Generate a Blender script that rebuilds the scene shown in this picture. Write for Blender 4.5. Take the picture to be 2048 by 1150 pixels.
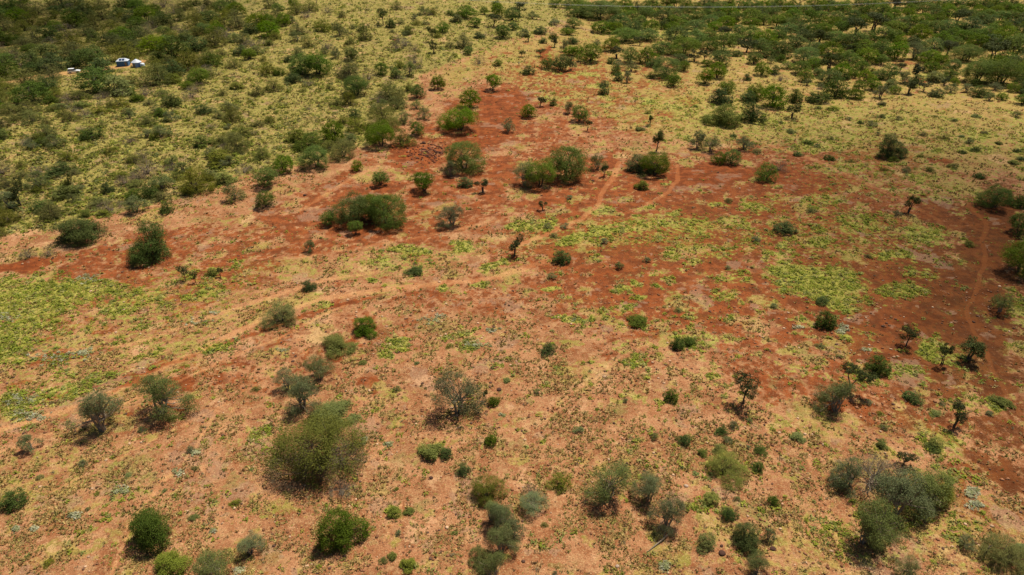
import bpy, math, random
import numpy as np
from mathutils import Vector, Matrix

R = math.radians
for o in list(bpy.data.objects): bpy.data.objects.remove(o)
scene = bpy.context.scene
COL = scene.collection

# ------------------------------------------------------------------ camera
CAM_H = 70.0; PITCH = R(30.4); FPX = 1365.0
cam_d = bpy.data.cameras.new('camera'); cam = bpy.data.objects.new('camera', cam_d); COL.objects.link(cam)
cam_d.sensor_width = 36.0; cam_d.lens = 36.0 * FPX / 2048.0
cam_d.clip_start = 0.5; cam_d.clip_end = 20000
cam.location = (0, 0, CAM_H); cam.rotation_euler = (math.pi / 2 - PITCH, 0, 0)
scene.camera = cam

# ------------------------------------------------------------------ light
SUN_EL = R(65); SUN_AZ = R(40)            # azimuth measured from +Y towards +X
w = bpy.data.worlds.new('World'); scene.world = w; w.use_nodes = True
nt = w.node_tree; bg = nt.nodes['Background']
sky = nt.nodes.new('ShaderNodeTexSky'); sky.sky_type = 'NISHITA'; sky.sun_disc = False
sky.sun_elevation = SUN_EL; sky.sun_rotation = SUN_AZ
nt.links.new(sky.outputs[0], bg.inputs[0]); bg.inputs[1].default_value = 0.05
sd = bpy.data.lights.new('sun', 'SUN'); sd.energy = 5.0; sd.angle = R(0.6); sd.color = (1.0, 0.92, 0.78)
so = bpy.data.objects.new('sun', sd); COL.objects.link(so)
sdir = Vector((math.sin(SUN_AZ) * math.cos(SUN_EL), math.cos(SUN_AZ) * math.cos(SUN_EL), math.sin(SUN_EL)))
so.rotation_euler = sdir.to_track_quat('Z', 'Y').to_euler(); so.location = (100, 100, 300)
scene.view_settings.view_transform = 'Standard'; scene.view_settings.look = 'None'
scene.view_settings.exposure = 0.30; scene.view_settings.gamma = 1.0
scene.cycles.max_bounces = 5; scene.cycles.diffuse_bounces = 3; scene.cycles.transparent_max_bounces = 4

def shade_cloud(gx, gy, rx, ry, ang, dens, lab):
    """an added, unseen thin cloud high above; its soft shadow falls round ground point gx, gy"""
    alt = 420.0; me = bpy.data.meshes.new('shade_cloud'); me_v = []; me_f = []; n, m_ = 28, 12
    c = Vector((gx, gy, 0)) + sdir * (alt / sdir.z)
    for i in range(m_ + 1):
        th = math.pi * i / m_
        for k in range(n):
            ph = 2 * math.pi * k / n; b = 1 + .10 * math.sin(3 * ph + gx) + .07 * math.sin(5 * ph + 2 * th + gy)
            me_v.append((rx * b * math.sin(th) * math.cos(ph), ry * b * math.sin(th) * math.sin(ph), 34 * math.copysign(abs(math.cos(th)) ** 3.2, math.cos(th))))
    for i in range(m_):
        for k in range(n): me_f.append((i * n + k, (i + 1) * n + k, (i + 1) * n + (k + 1) % n, i * n + (k + 1) % n))
    me.from_pydata(me_v, [], me_f); me.update(); o = bpy.data.objects.new('shade_cloud', me); COL.objects.link(o)
    o.location = c; o.rotation_euler = (0, 0, ang); o['kind'] = 'structure'
    mt = bpy.data.materials.new('shade_cloud_vapour'); mt.use_nodes = True; t_ = mt.node_tree; t_.nodes.remove(t_.nodes['Principled BSDF'])
    v_ = t_.nodes.new('ShaderNodeVolumePrincipled'); v_.inputs['Color'].default_value = (.95, .95, .95, 1); v_.inputs['Density'].default_value = dens; v_.inputs['Anisotropy'].default_value = .3
    t_.links.new(v_.outputs[0], t_.nodes['Material Output'].inputs['Volume']); me.materials.append(mt)
scene.cycles.volume_bounces = 0
shade_cloud(-320, 430, 200, 240, 0, .0105, 'a'); shade_cloud(165, 105, 125, 175, .3, .0135, 'b')  # unseen clouds, added only to shade the upper left and right edge

# ------------------------------------------------------------------ numeric helpers
rng = np.random.default_rng(7)
def _hash(i, j, s):
    h = (i.astype(np.int64) * 374761393 + j.astype(np.int64) * 668265263 + s * 69069) & 0x7fffffff
    h = ((h ^ (h >> 13)) * 1274126177) & 0x7fffffff
    return ((h ^ (h >> 16)) & 0xffff) / 65535.0
def vnoise(x, y, s=0):
    xi = np.floor(x); yi = np.floor(y); fx = x - xi; fy = y - yi
    fx = fx * fx * (3 - 2 * fx); fy = fy * fy * (3 - 2 * fy)
    a = _hash(xi, yi, s); b = _hash(xi + 1, yi, s); c = _hash(xi, yi + 1, s); d = _hash(xi + 1, yi + 1, s)
    return (a * (1 - fx) + b * fx) * (1 - fy) + (c * (1 - fx) + d * fx) * fy
def fbm(x, y, s=0, o=3):
    t = 0; a = .5; n = 0
    for k in range(o):
        t = t + a * vnoise(x * 2 ** k + 17.3 * k, y * 2 ** k - 9.1 * k, s + k); n += a; a *= .5
    return t / n
def smooth(x, a, b):
    t = np.clip((x - a) / (b - a), 0, 1); return t * t * (3 - 2 * t)

CP, SP = math.cos(PITCH), math.sin(PITCH)
def terrain(x, y):
    """height of the land, metres"""
    x = np.asarray(x, float); y = np.asarray(y, float)
    z = 13.0 * np.exp(-((x + 95) / 105) ** 2 - ((y - 430) / 125) ** 2)          # rocky hill, upper left
    z = z + 4.0 * np.exp(-((x + 190) / 90) ** 2 - ((y - 230) / 70) ** 2)
    z = z - 3.0 * np.exp(-((x + 290) / 90) ** 2 - ((y - 380) / 90) ** 2)         # dip where the huts stand
    z = z + 1.3 * (fbm(x / 55, y / 55, 3, 2) - .5) + .45 * (fbm(x / 11, y / 11, 9, 2) - .5)
    z = z + 25 * smooth(y, 1200, 5000) * fbm(x / 900, y / 900, 5, 2)
    return z
def ray(px, py):
    u = (px - 1024.0) / FPX; v = (py - 575.0) / FPX
    return np.stack([u + 0 * v, CP - v * SP + 0 * u, -SP - v * CP + 0 * u], -1)
def unproj(px, py):
    px = np.asarray(px, float); py = np.asarray(py, float)
    d = ray(px, py); z = np.zeros(px.shape)
    for k in range(25):
        t = (CAM_H - z) / np.maximum(-d[..., 2], 1e-3)
        x = d[..., 0] * t; y = d[..., 1] * t
        z = .5 * z + .5 * terrain(x, y)
    return x, y, terrain(x, y)
def proj(x, y, z):
    dz = z - CAM_H
    dep = y * CP - dz * SP; up = y * SP + dz * CP
    dep = np.where(dep > 1, dep, 1)
    return 1024 + FPX * x / dep, 575 - FPX * up / dep, dep

# ------------------------------------------------------------------ land-cover map (what grows where)
# ellipses: centre x, y, radius x, y, angle in degrees, weight.  Read off the photograph, laid on the ground by unproj.
RUST = [(1010,215,75,50,-20,1),(960,275,90,30,-20,1),(870,275,60,32,-10,.8),(1060,165,40,14,0,.7),(1140,150,60,13,5,.8),
 (1240,185,45,9,0,.6),(1370,205,32,8,0,.9),(1285,240,30,6,5,.5),(1095,112,22,28,10,.9),(1190,145,50,10,0,.6),(830,312,70,30,-5,.95),(1010,355,55,42,-20,.9),
 (640,425,170,38,-14,.75),(540,445,60,25,-10,.7),(800,470,110,24,-5,.75),(1200,330,60,34,0,.8),(1180,385,150,26,0,.6),
 (1420,350,130,28,0,1),(1600,365,150,32,3,.9),(1560,345,60,25,10,.9),(1500,425,200,20,-4,.75),(1720,380,110,14,8,.7),(1880,430,100,50,10,.8),
 (1980,470,80,110,10,1),(1850,640,200,46,3,1),(1900,590,130,80,0,1),(1985,740,60,110,-15,.9),(1750,595,150,30,4,.7),(1600,600,110,16,5,.9),
 (1390,545,150,20,-3,.6),(1150,440,60,12,-8,.8),(1300,500,90,16,-12,.7),(1440,460,110,12,-14,.7),(60,530,95,17,-8,1),(250,500,150,24,-13,.75),(420,455,110,16,-15,.6),
 (320,545,140,9,-8,.5),(150,640,110,13,-12,.75),(220,655,60,9,-25,.8),(130,712,120,10,-10,.8),(272,765,46,8,-25,1),(300,735,60,7,-25,.6),(50,765,70,10,-12,.6),
 (738,772,24,17,-20,.9),(560,700,80,8,-20,.55),(480,735,70,7,-15,.5),(600,660,60,6,-25,.7),(2020,950,28,45,-20,.9),(1930,850,90,13,28,.7),(1840,800,60,10,28,.7),(1700,700,90,22,10,.45),
 (1640,500,80,14,8,.6),(1560,520,90,16,2,.5),(940,420,60,22,-20,.7),(880,500,60,12,-12,.5),(700,300,50,10,-20,.45),(690,350,70,9,-25,.7),(1290,590,120,14,4,.35),(1480,650,80,16,4,.4),
 (1230,320,14,26,0,.8),(1600,700,110,40,5,.35),(920,205,40,16,-30,.7),(1000,180,40,10,0,.5),(1600,255,60,8,8,.45),(1900,250,90,8,4,.35),(1830,160,40,6,0,.7),(1810,125,30,6,0,.6),(790,80,6,4,0,1),
 (1460,745,90,10,2,.3),(740,650,80,12,-20,.3),(1010,600,90,10,-2,.35),(1130,560,90,12,0,.4)]
GREEN = [(1300,465,200,34,-3,.42),(300,600,260,60,-10,.36),(1700,470,220,60,4,.36),(800,520,200,24,-5,.3),(1850,1080,200,80,20,.28),(1500,1060,120,70,0,.22),(170,700,260,110,-10,.30),(1650,250,420,60,4,.45),(1400,215,160,30,0,.5),(1300,60,120,22,0,.6),(1800,370,250,40,5,.35),(60,600,120,46,-4,1),(170,580,100,22,-4,.8),(20,690,60,50,0,.9),(75,655,50,14,-10,1),(240,620,45,15,-10,.9),(30,810,45,45,0,.7),(120,790,90,30,-15,.6),
 (280,590,70,18,-5,.6),(400,590,50,13,-10,.7),(425,695,42,14,-10,.8),(180,765,70,14,-20,.7),(1640,565,90,38,8,1),(1590,540,50,16,0,.9),(1690,605,42,22,10,.9),
 (1200,467,60,10,-6,1),(1150,478,40,10,-6,1),(1280,450,75,16,-4,.6),(1380,450,62,24,-4,.6),(1218,420,32,11,-10,.7),(1345,425,26,8,0,.8),(1430,410,22,8,0,.7),(1080,450,32,11,0,.9),(1035,453,20,8,0,.9),
 (1420,500,62,18,0,.5),(1455,555,52,15,0,.5),(1505,480,60,20,0,.4),(1515,412,34,14,0,.8),(1720,450,58,22,0,.6),(1850,470,55,24,10,.7),(1790,510,52,11,4,.8),(1640,482,25,13,0,.8),
 (1840,545,45,13,0,.5),(1800,580,60,18,5,.6),(1650,402,52,18,0,.6),(1570,398,50,13,0,.4),(820,500,32,11,0,.9),(925,495,26,12,0,.9),(760,520,30,9,-5,.7),(735,555,16,6,0,1),
 (886,578,18,7,0,1),(965,570,26,7,-8,1),(995,530,52,9,-4,.8),(1150,636,36,8,0,1),(925,665,36,9,-8,.9),(950,690,36,14,-8,.7),(808,686,22,11,0,1),(775,707,26,17,0,.7),(1010,735,13,8,0,1),
 (1640,290,85,16,0,.6),(1590,300,60,9,0,.6),(1960,272,40,12,0,.8),(1950,300,50,10,0,.8),(1680,335,70,15,0,.6),(1850,355,50,9,0,.6),(1880,300,45,8,0,.6),(1780,330,40,9,0,.6),(1830,200,60,8,0,.35),(1700,205,70,9,0,.4),
 (1110,582,22,7,0,.9),(1240,580,22,9,0,.8),(1440,590,30,16,0,.6),(1275,570,18,8,0,.7),(660,612,18,7,0,1),(650,588,12,8,0,.7),(1450,930,60,30,0,.4),(1880,880,70,30,20,.45),(2000,810,40,12,8,.8),(1860,700,36,22,0,.8),(1890,720,40,18,0,.6),
 (1900,960,60,22,20,.35),(1700,1080,60,45,0,.3),(870,905,36,18,-20,.7),(785,1025,14,10,0,1),(815,1133,18,10,0,.9),(1750,1120,60,30,0,.5),(1520,1080,40,40,0,.3),(1400,1000,40,30,0,.3),(230,980,60,12,-15,.35),
 (520,870,60,30,-10,.35),(1540,245,40,10,0,.8),(1420,240,30,8,0,.6),(1350,66,50,10,0,.8),(1560,60,30,8,0,.5),(1860,152,25,8,0,.9),(420,545,14,10,0,.7),(1000,860,40,14,0,.2),(1230,620,50,12,0,.5),(1270,600,20,8,0,.7),
 (560,905,30,40,0,.3),(1290,780,40,20,0,.3),(1190,725,30,8,0,.4),(1700,760,40,14,0,.4),(1810,740,50,14,15,.5),(600,280,40,20,0,.3),(2040,620,30,30,0,.5),(2040,280,20,60,0,.5)]
STRAW = [(1250,470,300,50,-3,.75),(820,520,260,30,-8,.5),(1700,500,260,60,5,.45),(350,600,260,60,-10,.5),(1880,1050,230,120,20,.55),(1600,1090,170,90,10,.5),(230,720,300,130,-10,.5),(1400,900,260,90,0,.3),(120,960,180,90,-15,.4),(450,1000,260,90,-15,.3),(520,540,110,20,-12,.6),(500,490,60,10,-10,.7),(620,455,60,10,-15,.5),(560,600,90,14,-12,.6),(1300,470,120,22,0,.6),(1150,500,120,14,0,.5),(1480,500,120,20,0,.5),
 (1150,602,40,7,0,.9),(1400,632,40,7,0,.9),(1360,600,50,8,0,.6),(970,500,60,14,0,.5),(1250,345,40,12,0,.4),(1330,670,40,14,0,.7),(1200,740,120,30,-10,.5),(1000,850,160,60,0,.35),
 (720,545,60,10,-12,.5),(250,600,140,30,-8,.5),(340,700,120,22,-15,.6),(210,850,90,20,-20,.6),(450,640,70,14,-12,.5),(760,600,60,10,-8,.4),(1620,450,90,16,5,.6),(1750,530,110,16,5,.5),(1800,620,50,10,5,.4),
 (1730,660,60,9,10,.7),(1780,700,70,9,12,.6),(1900,780,110,20,25,.6),(1850,850,100,22,30,.7),(1750,860,60,14,25,.5),(1960,930,60,18,30,.5),(1230,960,140,30,0,.25),(620,820,110,30,-10,.4),(480,880,90,50,-10,.3),(1900,370,90,25,5,.6),
 (760,870,50,60,0,.25),(1640,870,130,40,0,.3),(1850,330,140,40,0,.6),(1330,310,100,20,0,.5),(180,980,80,30,-15,.3),(1560,1080,100,50,0,.3),(260,640,60,16,0,.5),(600,1130,120,20,0,.3)]
PALE = [(1300,740,160,50,-10,.5),(1120,830,150,40,-25,.5),(1180,760,80,14,-35,.6),(880,700,130,40,-20,.3),(1010,1040,40,80,0,.35),(760,960,40,70,-30,.4),(18,548,22,5,0,1),(350,940,60,25,-30,.4),(620,450,36,9,0,.4),
 (1690,350,60,6,5,.4),(1740,375,60,6,6,.5),(1460,590,60,8,0,.3),(1300,420,50,9,0,.4),(640,640,60,12,-20,.3),(1190,585,90,8,0,.3),(1800,660,20,5,0,.6),(1570,762,8,4,0,1),(1830,608,9,4,0,.9)]
GREY = [(850,350,30,8,0,.7),(615,435,30,9,0,.7),(860,408,24,7,0,.8),(580,420,20,6,0,.6),(1420,370,40,8,0,.6),(1370,378,36,8,0,.6),(1450,355,30,8,0,.6),(1110,425,40,8,0,.5),(1250,400,40,7,0,.5),(870,300,40,14,0,.4),
 (700,375,30,7,0,.5),(960,470,40,8,0,.4),(660,582,22,7,0,.8),(1040,395,50,9,0,.4),(760,500,30,7,0,.4),(980,300,30,10,0,.5),(1570,372,30,7,0,.5),(1420,690,40,10,0,.5),(370,790,40,16,0,.25),(520,870,40,16,0,.2),(1650,1000,60,40,0,.2),(660,640,30,10,-20,.5)]
HILLP = [(-700,-200),(-700,560),(-200,520),(0,480),(120,450),(260,418),(440,372),(520,345),(620,325),(740,285),(800,230),(850,150),(960,100),(1100,60),(1180,10),(1180,-200)]
STRAWP = [(830,130),(900,180),(960,150),(1060,205),(1180,230),(1280,275),(1420,300),(1560,300),(1680,330),(1820,340),(1900,330),(2100,360),(3000,420),(3000,-200),(1000,-200)]
TRACKS = [([(1238,325),(1222,360),(1205,385),(1192,415),(1160,440),(1100,465),(1040,490)],7,1),([(1355,330),(1358,360),(1335,385),(1295,408)],6,.9),
 ([(1940,410),(1968,440),(1974,458),(1962,480),(1972,530),(1955,570),(1932,620),(1945,660),(1968,700),(1985,740),(2010,780),(2048,830),(2120,920)],7,.9),
 ([(2000,440),(1900,458),(1860,430),(1760,380),(1640,325),(1540,290)],6,.7),([(-150,905),(0,862),(120,828),(250,775),(400,700),(520,640),(640,600),(800,575),(1000,555),(1100,520)],11,.7),
 ([(0,722),(150,700),(260,688),(400,640),(520,600),(650,560),(760,540)],8,.6),([(1000,960),(1060,880),(1120,810),(1250,710),(1400,640)],7,.5),([(480,1040),(400,930),(470,800),(560,700),(700,620)],8,.5),
 ([(930,1160),(935,1000),(975,870)],6,.45),([(1600,1200),(1580,1050),(1540,900),(1520,800)],6,.45),([(1720,1200),(1650,1020),(1600,880),(1560,780)],6,.5),([(1950,1200),(1905,1030),(1850,900),(1790,780)],6,.5),
 ([(0,165),(90,152),(170,141),(240,134),(300,122)],7,1),([(1900,540),(1960,250),(1985,180)],5,.5),([(700,960),(760,900),(820,800)],6,.6),([(320,970),(380,900),(430,820)],7,.6),([(220,1150),(260,1040),(330,950)],8,.6),
 ([(600,420),(700,360),(760,330)],6,.6),([(800,590),(900,620),(1000,640)],4,.3),([(0,905),(200,830),(420,735),(600,655),(700,610)],5,.7),([(100,985),(300,880),(480,790),(620,700)],5,.55),([(560,520),(700,500),(860,470),(1000,440)],6,.6),([(1050,1150),(1120,1000),(1200,880)],5,.5),([(760,1100),(830,960),(900,840),(960,720)],5,.5)]
DTRACK = [([(100,800),(300,742),(480,675),(640,622),(760,592)],8,.85),([(300,562),(450,522),(620,482),(780,455),(880,425)],8,.85),([(0,700),(150,672),(300,640),(440,600)],6,.7),([(1080,700),(1200,640),(1340,600),(1480,560)],7,.55),([(1400,340),(1500,380),(1640,420),(1800,430)],8,.8),([(960,180),(1000,230),(960,290),(860,330),(760,380)],10,.8),([(1180,555),(1260,540),(1330,500),(1420,480),(1500,440),(1640,390),(1700,375)],8,.9),([(1700,700),(1640,650),(1560,600)],9,.5),([(1330,690),(1260,740),(1230,770)],8,.4),([(950,520),(1060,480),(1100,450)],6,.4),
 ([(540,690),(620,640),(680,600)],10,.7),([(700,470),(800,480),(900,440),(960,360)],9,.6),([(1760,720),(1850,800),(1940,870),(2040,960)],14,.6),([(1860,580),(1780,640),(1700,600)],8,.5)]
def ell(px, py, L):
    m = np.zeros(px.shape)
    for (cx, cy, rx, ry, a, wt) in L:
        ca, sa = math.cos(R(a)), math.sin(R(a)); dx = px - cx; dy = py - cy
        q = np.sqrt(((dx * ca + dy * sa) / rx) ** 2 + ((-dx * sa + dy * ca) / ry) ** 2)
        m = np.maximum(m, wt * (1 - smooth(q, .45, 1.45)))
    return m
def poly(px, py, P, soft):
    inside = np.zeros(px.shape, bool); dist = np.full(px.shape, 1e9)
    for i in range(len(P)):
        x0, y0 = P[i]; x1, y1 = P[(i + 1) % len(P)]
        c = ((y0 > py) != (y1 > py)) & (px < (x1 - x0) * (py - y0) / (y1 - y0 + 1e-9) + x0); inside ^= c
        ex, ey = x1 - x0, y1 - y0; t = np.clip(((px - x0) * ex + (py - y0) * ey) / (ex * ex + ey * ey), 0, 1)
        dist = np.minimum(dist, np.hypot(px - x0 - t * ex, py - y0 - t * ey))
    return smooth(np.where(inside, dist, -dist), -soft, soft)
def lines(px, py, L):
    m = np.zeros(px.shape)
    for P, wd, wt in L:
        for (x0, y0), (x1, y1) in zip(P[:-1], P[1:]):
            ex, ey = x1 - x0, y1 - y0; t = np.clip(((px - x0) * ex + (py - y0) * ey) / (ex * ex + ey * ey), 0, 1)
            m = np.maximum(m, wt * (1 - smooth(np.hypot(px - x0 - t * ex, (py - y0 - t * ey) * 1.5), wd * .35, wd * 1.3)))
    return m
# broad zones where bare rust-brown soil shows through the thin growth
ZONE = [(1500,520,620,210,3,.42),(1850,640,260,190,0,.50),(1750,800,420,90,12,.30),(1300,400,360,90,0,.42),(950,330,260,130,-15,.36),(720,430,300,80,-14,.42),(300,560,420,90,-14,.34),(1150,200,260,110,0,.30),(1100,590,420,60,0,.24),(600,700,420,70,-18,.22),
 (1600,330,340,60,0,.30),(1990,900,120,160,0,.35)]
def mats(x, y):
    """rounded mats of different growth, by size class; returns dict of weights"""
    o = dict(straw=0, green=0, grey=0, rust=0, olive=0, pale=0)
    names = list(o); 
    for cell, seed, amp in ((9.0, 11, .9), (4.6, 23, .85), (2.3, 37, .75)):
        wx = x + (fbm(x / (cell * .35), y / (cell * .35), seed + 50, 3) - .5) * cell * 1.0; wy = y + (fbm(x / (cell * .35), y / (cell * .35), seed + 60, 3) - .5) * cell * 1.0
        ci = np.floor(wx / cell); cj = np.floor(wy / cell)
        for di in (-1, 0, 1):
            for dj in (-1, 0, 1):
                a, b = ci + di, cj + dj
                cx = (a + _hash(a, b, seed)) * cell; cy = (b + _hash(a, b, seed + 1)) * cell
                rad = cell * (.16 + .42 * _hash(a, b, seed + 2)); ty = _hash(a, b, seed + 3); st = amp * (.7 + .35 * _hash(a, b, seed + 4))
                wgt = st * (1 - smooth(np.hypot(wx - cx, wy - cy) / rad, .45, 1.15))
                for q, (lo, hi) in enumerate(((0, .30), (.30, .50), (.50, .60), (.60, .78), (.78, .92), (.92, 1.01))):
                    n = names[q]; o[n] = np.maximum(o[n], np.where((ty >= lo) & (ty < hi), wgt, 0))
    return o
def cover(x, y):
    """weights of the land-cover classes at ground points"""
    px, py, dep = proj(x, y, terrain(x, y)); k = 150.0 / np.maximum(dep, 30)
    ok = (y * CP + CAM_H * SP) > 20
    wx = (fbm(x / 9, y / 9, 21, 3) - .5); wy = (fbm(x / 9, y / 9, 31, 3) - .5)
    fx = (fbm(x / 2.2, y / 2.2, 41, 2) - .5); fy = (fbm(x / 2.2, y / 2.2, 47, 2) - .5)
    qx = px + (wx * 52 + fx * 26) * k ** .6; qy = py + (wy * 22 + fy * 13) * k ** .6
    mx = px + (wx * 14 + fx * 5) * k; my = py + (wy * 7 + fy * 3) * k
    o = dict(rust=ell(qx, qy, RUST), green=ell(qx, qy, GREEN), straw=ell(qx, qy, STRAW), pale=ell(qx, qy, PALE), grey=ell(qx, qy, GREY))
    hill = poly(qx, qy, HILLP, 22); st = poly(qx, qy, STRAWP, 26)
    o['straw'] = np.maximum(o['straw'], .72 * st * (1 - hill)); o['hill'] = hill
    o['umber'] = ell(qx, qy, [(1990,600,230,330,10,1),(1850,560,330,180,10,.6),(1480,480,300,120,0,.3),(2060,900,160,220,0,.9)])  # dark brown soil tint that also paints in the right-edge shade
    o['track'] = lines(mx, my, TRACKS); o['rust'] = np.maximum(o['rust'], lines(mx, my, DTRACK))
    mt = mats(x, y); zn = np.clip(ell(px, py, ZONE) * 1.9, 0, .9)
    right = smooth(px, 950, 1300) * smooth(py, 180, 400) * (1 - smooth(py, 700, 950))
    o['rust'] = np.maximum(o['rust'], zn)
    thin = np.maximum(mt['straw'], mt['green']) * (1 - .75 * smooth(o['rust'], .75, 1.0))
    o['rust'] = np.clip(np.maximum(o['rust'], mt['rust'] * (.6 + .3 * (zn > .15)) * (1 - .6 * smooth(py, 600, 760) * (zn < .2)) * (1 - .8 * hill)) - .60 * thin, 0, 1)
    o['straw'] = np.maximum(o['straw'] * (1 - .35 * mt['rust']), mt['straw'] * (.75 + .25 * right) * (1 - .5 * smooth(o['rust'], .6, .9)))
    o['green'] = np.maximum(o['green'], mt['green'] * np.clip(.20 + .55 * right + .60 * st + .35 * hill + .3 * smooth(700 - py, -150, 200) * (px < 500), 0, .85) * (1 - .7 * smooth(o['rust'], .6, .9)))
    o['grey'] = np.maximum(o['grey'], mt['grey'] * .95); o['pale'] = np.maximum(o['pale'], mt['pale'] * .9)
    o['olive'] = mt['olive'] * (.7 + .3 * hill + .2 * right)
    for n in o: o[n] = np.where(ok, o[n], .2 if n in ('straw', 'rust') else 0)
    o['px'] = px; o['py'] = py; o['dep'] = dep
    return o

# ------------------------------------------------------------------ materials
def newmat(name):
    m = bpy.data.materials.new(name); m.use_nodes = True
    return m, m.node_tree, m.node_tree.nodes['Principled BSDF']
def N(t, typ, **kw):
    n = t.nodes.new(typ)
    for k, v in kw.items(): setattr(n, k, v)
    return n
def mixc(t, fac, a, b, blend='MIX'):
    n = N(t, 'ShaderNodeMix', data_type='RGBA', blend_type=blend)
    for s, v in ((0, fac), (6, a), (7, b)):
        if hasattr(v, 'links'): t.links.new(v, n.inputs[s])
        else: n.inputs[s].default_value = v if s == 0 else (*v, 1)
    return n.outputs[2]
def mth(t, op, a, b=None, c=None):
    n = N(t, 'ShaderNodeMath', operation=op)
    for i, v in enumerate((a, b, c)):
        if v is None: continue
        if hasattr(v, 'links'): t.links.new(v, n.inputs[i])
        else: n.inputs[i].default_value = v
    return n.outputs[0]
def noise(t, co, scale, detail=3, rough=.55):
    n = N(t, 'ShaderNodeTexNoise'); n.inputs['Scale'].default_value = scale; n.inputs['Detail'].default_value = detail
    n.inputs['Roughness'].default_value = rough; t.links.new(co, n.inputs['Vector']); return n.outputs['Fac']
def sstep(t, x, a, b):
    n = N(t, 'ShaderNodeMapRange', interpolation_type='SMOOTHSTEP'); t.links.new(x, n.inputs[0])
    n.inputs[1].default_value = a; n.inputs[2].default_value = b; return n.outputs[0]

def plain(name, col, rough=.8, metal=0, var=.15, sc=3):
    m, t, b = newmat(name); co = N(t, 'ShaderNodeTexCoord').outputs['Object']
    f = noise(t, co, sc, 4)
    c = mixc(t, f, [v * (1 - var) for v in col], [min(1, v * (1 + var)) for v in col])
    t.links.new(c, b.inputs['Base Color']); b.inputs['Roughness'].default_value = rough; b.inputs['Metallic'].default_value = metal
    return m

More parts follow.
